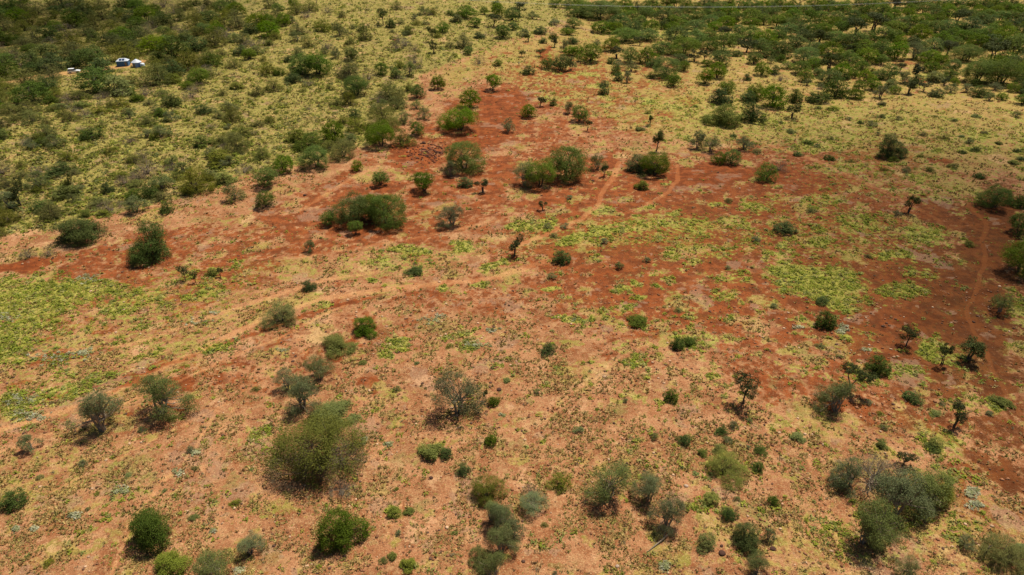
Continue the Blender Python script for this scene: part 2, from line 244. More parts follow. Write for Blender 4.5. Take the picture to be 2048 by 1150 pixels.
def ground_mat():
    m, t, b = newmat('soil_and_grass')
    co = N(t, 'ShaderNodeTexCoord').outputs['Object']
    A = N(t, 'ShaderNodeAttribute', attribute_name='cover_a'); B = N(t, 'ShaderNodeAttribute', attribute_name='cover_b')
    sa = N(t, 'ShaderNodeSeparateColor'); sb = N(t, 'ShaderNodeSeparateColor')
    t.links.new(A.outputs['Color'], sa.inputs[0]); t.links.new(B.outputs['Color'], sb.inputs[0])
    rust, green, straw = sa.outputs; hill, track, pale = sb.outputs; grey = B.outputs['Alpha']; olive = A.outputs['Alpha']
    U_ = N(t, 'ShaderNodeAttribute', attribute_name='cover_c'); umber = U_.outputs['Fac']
    n_f = noise(t, co, 3.2, 5, .65); n_m = noise(t, co, .85, 5, .62); n_l = noise(t, co, .16, 5, .6); n_x = noise(t, co, 9.0, 3, .6)
    n_2 = noise(t, co, .42, 6, .68)
    def edge(mask, amt=.75, lo=.32, hi=.62, n=n_m):
        k = mth(t, 'MULTIPLY_ADD', mth(t, 'SUBTRACT', n, .5), amt * 2, mask); return sstep(t, k, lo, hi)
    n_p = noise(t, co, 1.35, 6, .72); n_q = noise(t, co, .30, 7, .72); n_g = noise(t, co, 5.5, 4, .7)
    # bare soil: orange-tan with darker and paler drifts
    c = mixc(t, sstep(t, n_l, .38, .62), (.235, .085, .034), (.385, .175, .082))
    c = mixc(t, mth(t, 'MULTIPLY', sstep(t, n_2, .52, .64), .45), c, (.50, .30, .145))
    c = mixc(t, mth(t, 'MULTIPLY', sstep(t, n_q, .48, .38), .55), c, (.27, .095, .034))
    # thin dry grass and dead mats over the soil everywhere
    c = mixc(t, mth(t, 'MULTIPLY', sstep(t, mth(t, 'ADD', mth(t, 'MULTIPLY', n_p, .6), mth(t, 'MULTIPLY', n_q, .4)), .50, .58), .32), c, (.48, .31, .14))
    c = mixc(t, mth(t, 'MULTIPLY', sstep(t, n_p, .42, .34), .50), c, (.20, .105, .045))
    # straw and hill grass
    sc = mixc(t, sstep(t, n_q, .40, .58), mixc(t, n_g, (.15, .16, .026), (.28, .275, .046)), mixc(t, n_g, (.28, .19, .050), (.44, .33, .09)))
    sc = mixc(t, mth(t, 'MULTIPLY', sstep(t, n_p, .53, .62), .6), sc, (.30, .27, .05))
    c = mixc(t, mth(t, 'MULTIPLY', edge(straw, .9, .30, .72), .82), c, sc)
    hc = mixc(t, sstep(t, n_p, .42, .58), (.115, .12, .020), (.32, .29, .065))
    hc = mixc(t, mth(t, 'MULTIPLY', sstep(t, n_q, .54, .64), .7), hc, (.47, .28, .115))
    hc = mixc(t, mth(t, 'MULTIPLY', sstep(t, n_g, .45, .35), .6), hc, (.10, .085, .022))
    c = mixc(t, mth(t, 'MULTIPLY', edge(hill, .45, .35, .65), .92), c, hc)
    c = mixc(t, mth(t, 'MULTIPLY', edge(olive, .7, .25, .75), .72), c, mixc(t, n_p, (.14, .105, .03), (.30, .24, .075)))
    rc = mixc(t, sstep(t, n_2, .40, .60), (.130, .028, .006), (.260, .062, .014))
    c = mixc(t, mth(t, 'MULTIPLY', edge(rust, 1.0, .26, .60), .93), c, mixc(t, umber, rc, mixc(t, sstep(t, n_2, .4, .6), (.075, .020, .004), (.150, .042, .008))))  # rust soil; darker variant carries the right-edge shade in its colour
    c = mixc(t, mth(t, 'MULTIPLY', edge(grey, .75, .35, .65), .55), c, (.31, .185, .115))
    c = mixc(t, mth(t, 'MULTIPLY', edge(green, 1.15, .30, .80), .80), c, mixc(t, sstep(t, n_p, .35, .65), (.19, .22, .032), (.39, .40, .075)))
    c = mixc(t, mth(t, 'MULTIPLY', mth(t, 'MULTIPLY', edge(pale, .9, .35, .85), mth(t, 'SUBTRACT', 1.0, rust)), .55), c, (.60, .34, .18))
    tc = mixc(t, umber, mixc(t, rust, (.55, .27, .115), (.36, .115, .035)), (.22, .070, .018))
    c = mixc(t, mth(t, 'MULTIPLY', edge(track, .6, .34, .75), .60), c, tc)
    # litter, clods and stone grain
    c = mixc(t, mth(t, 'MULTIPLY', sstep(t, n_f, .54, .64), .65), c, (.12, .055, .022))
    c = mixc(t, mth(t, 'MULTIPLY', sstep(t, n_g, .55, .64), mth(t, 'MULTIPLY_ADD', rust, -.62, .62)), c, (.62, .44, .22))
    c = mixc(t, mth(t, 'MULTIPLY', sstep(t, n_x, .46, .36), .60), c, (.12, .045, .018))
    t.links.new(c, b.inputs['Base Color']); b.inputs['Roughness'].default_value = .95
    b.inputs['Specular IOR Level'].default_value = .1
    bp = N(t, 'ShaderNodeBump'); bp.inputs['Strength'].default_value = .9; bp.inputs['Distance'].default_value = .22
    h = mth(t, 'ADD', mth(t, 'MULTIPLY', n_f, .8), mth(t, 'ADD', n_m, mth(t, 'MULTIPLY', n_x, .3)))
    t.links.new(h, bp.inputs['Height']); t.links.new(bp.outputs[0], b.inputs['Normal'])
    return m

def leaf_mat(name, dark, light, transl=.28, rough=.75):
    m, t, b = newmat(name)
    at = N(t, 'ShaderNodeAttribute', attribute_name='tint'); oi = N(t, 'ShaderNodeObjectInfo')
    c = mixc(t, at.outputs['Fac'], dark, light)
    hs = N(t, 'ShaderNodeHueSaturation'); t.links.new(c, hs.inputs['Color'])
    r = oi.outputs['Random']
    t.links.new(mth(t, 'MULTIPLY_ADD', r, .030, .485), hs.inputs['Hue'])
    r2 = mth(t, 'FRACT', mth(t, 'MULTIPLY', r, 7.31)); t.links.new(mth(t, 'MULTIPLY_ADD', r2, .45, .80), hs.inputs['Value'])
    r3 = mth(t, 'FRACT', mth(t, 'MULTIPLY', r, 13.7)); t.links.new(mth(t, 'MULTIPLY_ADD', r3, .3, .82), hs.inputs['Saturation'])
    t.links.new(hs.outputs[0], b.inputs['Base Color']); b.inputs['Roughness'].default_value = rough; b.inputs['Specular IOR Level'].default_value = .15
    tr = N(t, 'ShaderNodeBsdfTranslucent'); t.links.new(hs.outputs[0], tr.inputs[0])
    mx = N(t, 'ShaderNodeMixShader'); mx.inputs[0].default_value = transl
    t.links.new(b.outputs[0], mx.inputs[1]); t.links.new(tr.outputs[0], mx.inputs[2]); t.links.new(mx.outputs[0], t.nodes['Material Output'].inputs[0])
    return m
def attr_mat(name, transl=.2):
    m, t, b = newmat(name); at = N(t, 'ShaderNodeAttribute', attribute_name='hue')
    t.links.new(at.outputs['Color'], b.inputs['Base Color']); b.inputs['Roughness'].default_value = .9; b.inputs['Specular IOR Level'].default_value = .1
    if transl:
        tr = N(t, 'ShaderNodeBsdfTranslucent'); t.links.new(at.outputs['Color'], tr.inputs[0]); mx = N(t, 'ShaderNodeMixShader'); mx.inputs[0].default_value = transl
        t.links.new(b.outputs[0], mx.inputs[1]); t.links.new(tr.outputs[0], mx.inputs[2]); t.links.new(mx.outputs[0], t.nodes['Material Output'].inputs[0])
    return m

M = dict(
 ground=ground_mat(),
 G=leaf_mat('leaf_green', (.062, .105, .006), (.165, .232, .016), .38), S=leaf_mat('leaf_sage', (.090, .112, .034), (.205, .225, .075)),
 O=leaf_mat('leaf_olive', (.095, .108, .014), (.200, .195, .034), .2), B=leaf_mat('leaf_deep_green', (.046, .075, .009), (.110, .150, .020)),
 K=leaf_mat('leaf_blackish', (.028, .040, .009), (.085, .100, .022), .2), D=leaf_mat('twig_dry', (.13, .095, .055), (.24, .19, .115), .1),
 L=leaf_mat('leaf_lime', (.12, .145, .025), (.25, .265, .055), .35),
 bark=plain('bark', (.085, .060, .040), .9), palebark=plain('bark_pale', (.22, .17, .12), .9),
 hue=attr_mat('small_plants'), herb=attr_mat('herb_leaves', .42), stone=attr_mat('stone', 0))

# ------------------------------------------------------------------ mesh helpers
def raw_mesh(name, V, F, mat, tint=None, hue=None, smooth_=False):
    """V (n,3); F (m,k) constant polygon size"""
    V = np.asarray(V, np.float32); F = np.asarray(F, np.int32); k = F.shape[1]
    me = bpy.data.meshes.new(name); me.vertices.add(len(V)); me.vertices.foreach_set('co', V.ravel())
    me.loops.add(F.size); me.loops.foreach_set('vertex_index', F.ravel())
    me.polygons.add(len(F)); me.polygons.foreach_set('loop_start', np.arange(0, F.size, k, dtype=np.int32))
    try: me.polygons.foreach_set('loop_total', np.full(len(F), k, np.int32))
    except Exception: pass
    if tint is not None:
        a = me.attributes.new('tint', 'FLOAT', 'FACE'); a.data.foreach_set('value', np.asarray(tint, np.float32))
    if hue is not None:
        a = me.attributes.new('hue', 'FLOAT_COLOR', 'FACE'); h = np.ones((len(F), 4), np.float32); h[:, :3] = hue; a.data.foreach_set('color', h.ravel())
    me.update(calc_edges=True); me.materials.append(mat)
    if smooth_: me.polygons.foreach_set('use_smooth', np.ones(len(F), bool))
    return me
def link(name, me, parent=None, loc=None):
    o = bpy.data.objects.new(name, me); COL.objects.link(o)
    if parent is not None: o.parent = parent
    if loc is not None: o.location = loc
    return o
def tag(o, label=None, cat=None, group=None, kind=None):
    for k, v in (('label', label), ('category', cat), ('group', group), ('kind', kind)):
        if v: o[k] = v
    return o

class MB:
    """collects boxes, tubes and lathes into one mesh"""
    def __init__(s): s.v = []; s.f = []
    def add(s, vs, fs):
        n = len(s.v); s.v += [tuple(p) for p in vs]; s.f += [tuple(i + n for i in f) for f in fs]; return s
    def box(s, x0, y0, z0, x1, y1, z1):
        vs = [(x, y, z) for z in (z0, z1) for y in (y0, y1) for x in (x0, x1)]
        return s.add(vs, [(0, 2, 3, 1), (4, 5, 7, 6), (0, 1, 5, 4), (2, 6, 7, 3), (0, 4, 6, 2), (1, 3, 7, 5)])
    def tube(s, P, rad, n=6):
        vs = []; fs = []
        for i, p in enumerate(P):
            p = Vector(p); d = (Vector(P[min(i + 1, len(P) - 1)]) - Vector(P[max(i - 1, 0)])).normalized()
            a = d.orthogonal().normalized(); b = d.cross(a); r = rad[i] if hasattr(rad, '__len__') else rad
            for k in range(n): q = 2 * math.pi * k / n; vs.append(p + a * math.cos(q) * r + b * math.sin(q) * r)
        for i in range(len(P) - 1):
            for k in range(n): k2 = (k + 1) % n; fs.append((i * n + k, i * n + k2, (i + 1) * n + k2, (i + 1) * n + k))
        fs.append(tuple(range(n - 1, -1, -1))); fs.append(tuple((len(P) - 1) * n + k for k in range(n)))
        return s.add(vs, fs)
    def lathe(s, prof, n=20, c=(0, 0, 0)):
        vs = [(c[0] + r * math.cos(2 * math.pi * k / n), c[1] + r * math.sin(2 * math.pi * k / n), c[2] + z) for r, z in prof for k in range(n)]
        fs = [(i * n + k, i * n + (k + 1) % n, (i + 1) * n + (k + 1) % n, (i + 1) * n + k) for i in range(len(prof) - 1) for k in range(n)]
        fs.append(tuple(range(n - 1, -1, -1))); fs.append(tuple((len(prof) - 1) * n + k for k in range(n)))
        return s.add(vs, fs)
    def mesh(s, name, mat, sm=False):
        me = bpy.data.meshes.new(name); me.from_pydata([tuple(v) for v in s.v], [], s.f); me.update(); me.materials.append(mat)
        if sm: me.polygons.foreach_set('use_smooth', np.ones(len(me.polygons), bool))
        return me
    def build(s, name, mat, parent=None, sm=False): return link(name, s.mesh(name, mat, sm), parent)

# ------------------------------------------------------------------ ground sheet (dense near, coarse to the horizon)
def build_ground():
    py = np.arange(1420, -60, -2.6); v = (py - 575) / FPX
    Y = CAM_H * (CP - v * SP) / (SP + v * CP)
    Y = np.concatenate([np.array([-400, -250, -140, -80, -40, -10, 12, 24, 32]), Y, Y[-1] * 1.06 ** np.arange(1, 48)])
    u = np.arange(-.96, .9601, .0021)
    u = np.concatenate([-.96 - .03 * 1.22 ** np.arange(26, 0, -1), u, .96 + .03 * 1.22 ** np.arange(1, 27)])
    D = np.maximum(Y * CP + CAM_H * SP, 36)
    X = D[:, None] * u[None]; YY = np.repeat(Y[:, None], len(u), 1)
    Z = terrain(X, YY); c = cover(X.ravel(), YY.ravel())
    nr, nc = X.shape; i = np.arange(nr * nc).reshape(nr, nc)
    F = np.stack([i[:-1, :-1], i[:-1, 1:], i[1:, 1:], i[1:, :-1]], -1).reshape(-1, 4)
    me = raw_mesh('ground', np.stack([X, YY, Z], -1).reshape(-1, 3), F, M['ground'], smooth_=True)
    for nm, ks in (('cover_a', ('rust', 'green', 'straw', 'olive')), ('cover_b', ('hill', 'track', 'pale', 'grey'))):
        a = me.attributes.new(nm, 'FLOAT_COLOR', 'POINT')
        arr = np.stack([c[k] if k else np.ones(nr * nc) for k in ks], -1).astype(np.float32); a.data.foreach_set('color', arr.ravel())
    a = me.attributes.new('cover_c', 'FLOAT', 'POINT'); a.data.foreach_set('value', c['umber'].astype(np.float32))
    tag(link('ground', me), kind='structure')
build_ground()

# ------------------------------------------------------------------ foliage prototypes (unit width, unit height)
def leaf_cloud(r, lobes, n, leaf, asp=.5, clump=10, spread=.030, inner=.45, zmin=.02, out=.55, twig=0.0, holes=16):
    if n < 9000: holes = 7
    """n diamond leaves in clumps over ellipsoid lobes -> V, F, tint"""
    L = np.array(lobes); area = (L[:, 3] * L[:, 4] + L[:, 3] * L[:, 5]); pr = area / area.sum()
    m = max(1, n // clump); li = r.choice(len(L), int(m * 2.2), p=pr)
    d = r.normal(size=(len(li), 3)); d /= np.linalg.norm(d, axis=1)[:, None]
    rr = 1 - inner * r.random(len(li)) ** 2.0
    wob = 1 + .24 * (r.random(len(li)) - .5) + np.where(r.random(len(li)) < .09, .32 * r.random(len(li)), 0)
    C = L[li, :3] + d * L[li, 3:6] * (rr * wob)[:, None]
    deep = np.zeros(len(C), bool)
    for q in L: deep |= (((C - q[:3]) / q[3:6]) ** 2).sum(1) < .42
    C = C[(~deep) & (C[:, 2] > zmin)][:m]; d = d[(~deep)[:len(d)] & ((L[li, :3] + d * L[li, 3:6] * (rr * wob)[:, None])[:, 2] > zmin)][:m]
    if holes:      # ragged outline, bites and gaps between the boughs
        q = C - np.array([0, 0, .35]); ph = r.random(6) * 6.28
        dsp = 1 + .10 * np.sin(11 * q[:, 0] + ph[0]) * np.sin(9 * q[:, 1] + ph[1]) + .07 * np.sin(19 * q[:, 0] + 13 * q[:, 2] + ph[2]) * np.sin(17 * q[:, 1] + ph[3])
        C = q * dsp[:, None] * np.array([1, 1, .98]) + np.array([0, 0, .35]); C[:, 2] = np.maximum(C[:, 2], .01)
        hc = C[r.choice(len(C), holes)]; gone = np.zeros(len(C), bool)
        for h_ in hc: gone |= (np.linalg.norm(C - h_, axis=1) < .055 + .085 * r.random()) & (r.random(len(C)) < .86)
        C = C[~gone]; d = d[~gone]
    m = len(C); T = np.repeat(r.random(m), clump); P = np.repeat(C, clump, 0) + r.normal(size=(m * clump, 3)) * spread * np.array([1, 1, .75])
    P[:, 2] = np.maximum(P[:, 2], .01)
    nd = np.repeat(d, clump, 0) * out + r.normal(size=P.shape) * .55; nd[:, 2] += .25; nd /= np.linalg.norm(nd, axis=1)[:, None]
    a = np.cross(nd, r.normal(size=P.shape)); a /= np.linalg.norm(a, axis=1)[:, None] + 1e-9; b = np.cross(nd, a)
    s = leaf * (.6 + .8 * r.random(len(P)))[:, None]
    if twig:
        k = r.random(len(P)) < twig
        rad = P - np.array([0, 0, .1]); rad /= np.linalg.norm(rad, axis=1)[:, None]; rad += r.normal(size=P.shape) * .35
        rad /= np.linalg.norm(rad, axis=1)[:, None]
        a[k] = rad[k] * 2.6; b2 = np.cross(rad, nd); b[k] = b2[k] * .22 / asp * .5
    V = np.stack([P - a * s * .5, P + b * s * .5 * asp, P + a * s * .5, P - b * s * .5 * asp], 1).reshape(-1, 3)
    F = np.arange(len(V)).reshape(-1, 4)
    tint = np.clip(T * .7 + .3 * r.random(len(P)), 0, 1)
    return V, F, tint, C
def dome_lobes(r, n, zb, zt, edge=.62, rl=(.15, .24), squash=.8, fill=False):
    out = []; lop = r.random() * 6.28; lk = .25 + .25 * r.random()
    for i in range(n):
        q = math.sqrt((i + .5) / n) * .36; a = i * 2.4 + r.random() * 1.1
        rad = rl[0] + (rl[1] - rl[0]) * r.random(); rz = rad * squash * (.8 + .5 * r.random()) * 1.5
        side_ = math.cos(a - lop); q *= 1 + lk * side_ * .5; zt_ = zt * (1 - lk * .35 * (1 + side_)) if i > 1 else zt
        if i > 3 and r.random() < .14: continue
        top = zt_ - (zt_ - zb) * (1 - edge) * (q / .36) ** 2 * (.7 + .6 * r.random())
        out.append((q * math.cos(a), q * math.sin(a), max(top - rz, zb + .3 * rz if not fill else .06), rad, rad, rz))
        if fill: out.append((q * math.cos(a) * .95, q * math.sin(a) * .95, rz * .45, rad * 1.02, rad * 1.02, rz * .95))
    return out
def limbs(r, tips, stems=3, base=.035, thick=.020, lean=.1, fork=.35):
    mb = MB()
    for s in range(stems):
        a = 2 * math.pi * (s + r.random() * .6) / stems; p0 = Vector((base * math.cos(a), base * math.sin(a), -.03))
        fk = Vector((lean * math.cos(a), lean * math.sin(a), fork * (.8 + .4 * r.random())))
        mid = p0.lerp(fk, .5) + Vector((r.normal() * .015, r.normal() * .015, 0))
        mb.tube([p0, mid, fk], [thick * 1.3, thick, thick * .8], 6)
        for t in tips[s::stems]:
            t = Vector(t); m1 = fk.lerp(t, .5) + Vector((r.normal() * .03, r.normal() * .03, -.02 + r.normal() * .02))
            mb.tube([fk - Vector((0, 0, .01)), m1, t], [thick * .62, thick * .4, thick * .15], 5)
    return mb
def proto(code, variant, hi):
    r = np.random.default_rng(ord(code[0]) * 131 + variant * 17 + (5 if hi else 0))
    n = 26000 if hi else 7000; lf = .0205 if hi else .036; st = 3
    if code in 'GU':
        lobes = dome_lobes(r, 13 + variant, .24 if code == 'G' else .48, 1.0, .48, (.14, .22), .85) + [(0, 0, .62 if code == 'G' else .74, .38, .38, .28 if code == 'G' else .17)]
        V, F, T, C = leaf_cloud(r, lobes, n, lf, .55); fork = .34
    elif code == 'S':
        lobes = dome_lobes(r, 19, .22, 1.0, .35, (.065, .165), .9)
        drop = r.choice(len(lobes), 4, replace=False); lobes = [l for i, l in enumerate(lobes) if i not in drop]
        V, F, T, C = leaf_cloud(r, lobes, int(n * (.78 if hi else .85)), lf * .92, .45, 10, .030, .9, .1, .4, .12); fork = .28; st = 4
    elif code == 'O':
        lobes = dome_lobes(r, 13, .12, 1.0, .40, (.10, .24), .85, True)
        V, F, T, C = leaf_cloud(r, lobes, int(n * 1.7), lf * .8, .48, 11, .026, .6, .02, .5, .34); fork = .2; st = 4
    elif code == 'B':
        lobes = dome_lobes(r, 12, .1, 1.0, .45, (.09, .24), .9, True)
        V, F, T, C = leaf_cloud(r, lobes, n, lf, .6, 9, .028, .45); fork = .18; st = 3
    elif code == 'K':
        lobes = []
        for i in range(int(r.integers(3, 9))):
            a = i * 2.4 + r.random(); q = .10 + .24 * r.random(); rad = .11 + .12 * r.random()
            lobes.append((q * math.cos(a), q * math.sin(a), .42 + .46 * r.random(), rad, rad * (.7 + .5 * r.random()), rad * (.5 + .5 * r.random())))
        V, F, T, C = leaf_cloud(r, lobes, int(n * .6), lf * 1.05, .55, 10, .03, .7, .3); fork = .30; st = int(r.integers(1, 4))
    elif code == 'D':
        lobes = dome_lobes(r, 9, .1, .95, .5, (.16, .24), .8, True)
        V, F, T, C = leaf_cloud(r, lobes, int(n * .55), lf * 1.1, .22, 8, .04, .9, .02, .3, .85); fork = .15; st = 6
    elif code == 'L':
        lobes = dome_lobes(r, 10, .1, 1.0, .4, (.09, .24), .8, True)
        V, F, T, C = leaf_cloud(r, lobes, int(n * .6), lf * 1.35, .6, 8, .035, .6); fork = .15; st = 3
    if code == 'K':
        tips = [(l[0], l[1], l[2]) for l in lobes]
    else:
        tips = [tuple(C[i]) for i in r.choice(len(C), (26 if code in 'SD' else 14) if hi else 9, replace=False) if C[i][2] > .2]
        tips += [(l[0], l[1], l[2]) for l in lobes[:8]]
    lb = limbs(r, tips, st, .03, (.032 if code == 'K' else .018) if hi or code == 'K' else .020, .05 if code == 'K' else .09, fork)
    crown = raw_mesh('crown', V, F, M[dict(U='G').get(code, code)], tint=T)
    trunk = lb.mesh('trunk', M['palebark' if code in 'SD' else 'bark'])
    return crown, trunk, (V, F, T)
PROTO = {}
def get_proto(code, variant, hi):
    k = (code, variant, hi)
    if k not in PROTO: PROTO[k] = proto(*k)
    return PROTO[k]

NAME = dict(G=('acacia_tree', 'tree', 'green'), U=('umbrella_tree', 'tree', 'green'), S=('thorn_tree', 'tree', 'sage green'), O=('olive_bush', 'bush', 'olive'),
            B=('dense_bush', 'bush', 'dark green'), K=('dark_tree', 'tree', 'blackish'), D=('dry_bush', 'bush', 'brown'), L=('leafy_shrub', 'shrub', 'lime green'))
ASPECT = dict(G=(.42, .80), U=(.5, 1.0), S=(.44, .88), O=(.38, .70), B=(.36, .78), K=(.75, 1.6), D=(.40, .7), L=(.24, .55))
ALL = []
rs = random.Random(11)
def plant(code, x0, y0, x1, y1, label=None, group=None, hi=None):
    """a tree or bush whose outline fills about x0..x1, y0..y1 in the photograph"""
    cx = (x0 + x1) / 2; wpx = x1 - x0; hpx = y1 - y0
    onfoot = code in 'OBDL'
    yb = y1
    for k in range(3):
        x, y, z = (float(q) for q in unproj(cx, yb)); dep = y * CP - (z - CAM_H) * SP; s = dep / FPX
        Wd = wpx * s; phi = math.atan2(CAM_H - z, math.hypot(x, y)); sp = math.sin(phi)
        yb = y1 - (.42 if onfoot else .12) * wpx * sp
    lo, hi_ = ASPECT[code]
    H = ((yb - y0) * s - .22 * Wd * sp) / math.cos(phi)
    H = min(max(H, lo * Wd), hi_ * Wd)
    return place(code, x, y, z, Wd, H, label, group, wpx > 52 if hi is None else hi, (cx, (y0 + y1) / 2, wpx))
def place(code, x, y, z, Wd, H, label, group, hi, pic):
    cr, tr, _ = get_proto(code, rs.randrange(8 if code == 'K' else (5 if not hi else 3)), hi and code != 'K')
    nm, cat, colr = NAME[code]
    root = bpy.data.objects.new(nm, None); root.empty_display_size = .5; COL.objects.link(root)
    root.location = (x, y, z - .02); root.rotation_euler = (0, 0, rs.uniform(0, 6.28)); f = rs.uniform(.94, 1.08)
    root.scale = (Wd * f * 1.14, Wd / f * 1.10, H * 1.08)
    if code == 'K': root.rotation_euler = (rs.gauss(0, .06), rs.gauss(0, .06), rs.uniform(0, 6.28))
    link('trunk', tr, root); link('crown', cr, root)
    tag(root, label, cat, group); ALL.append(dict(o=root, code=code, pic=pic, W=Wd, H=H, label=label, group=group)); return root

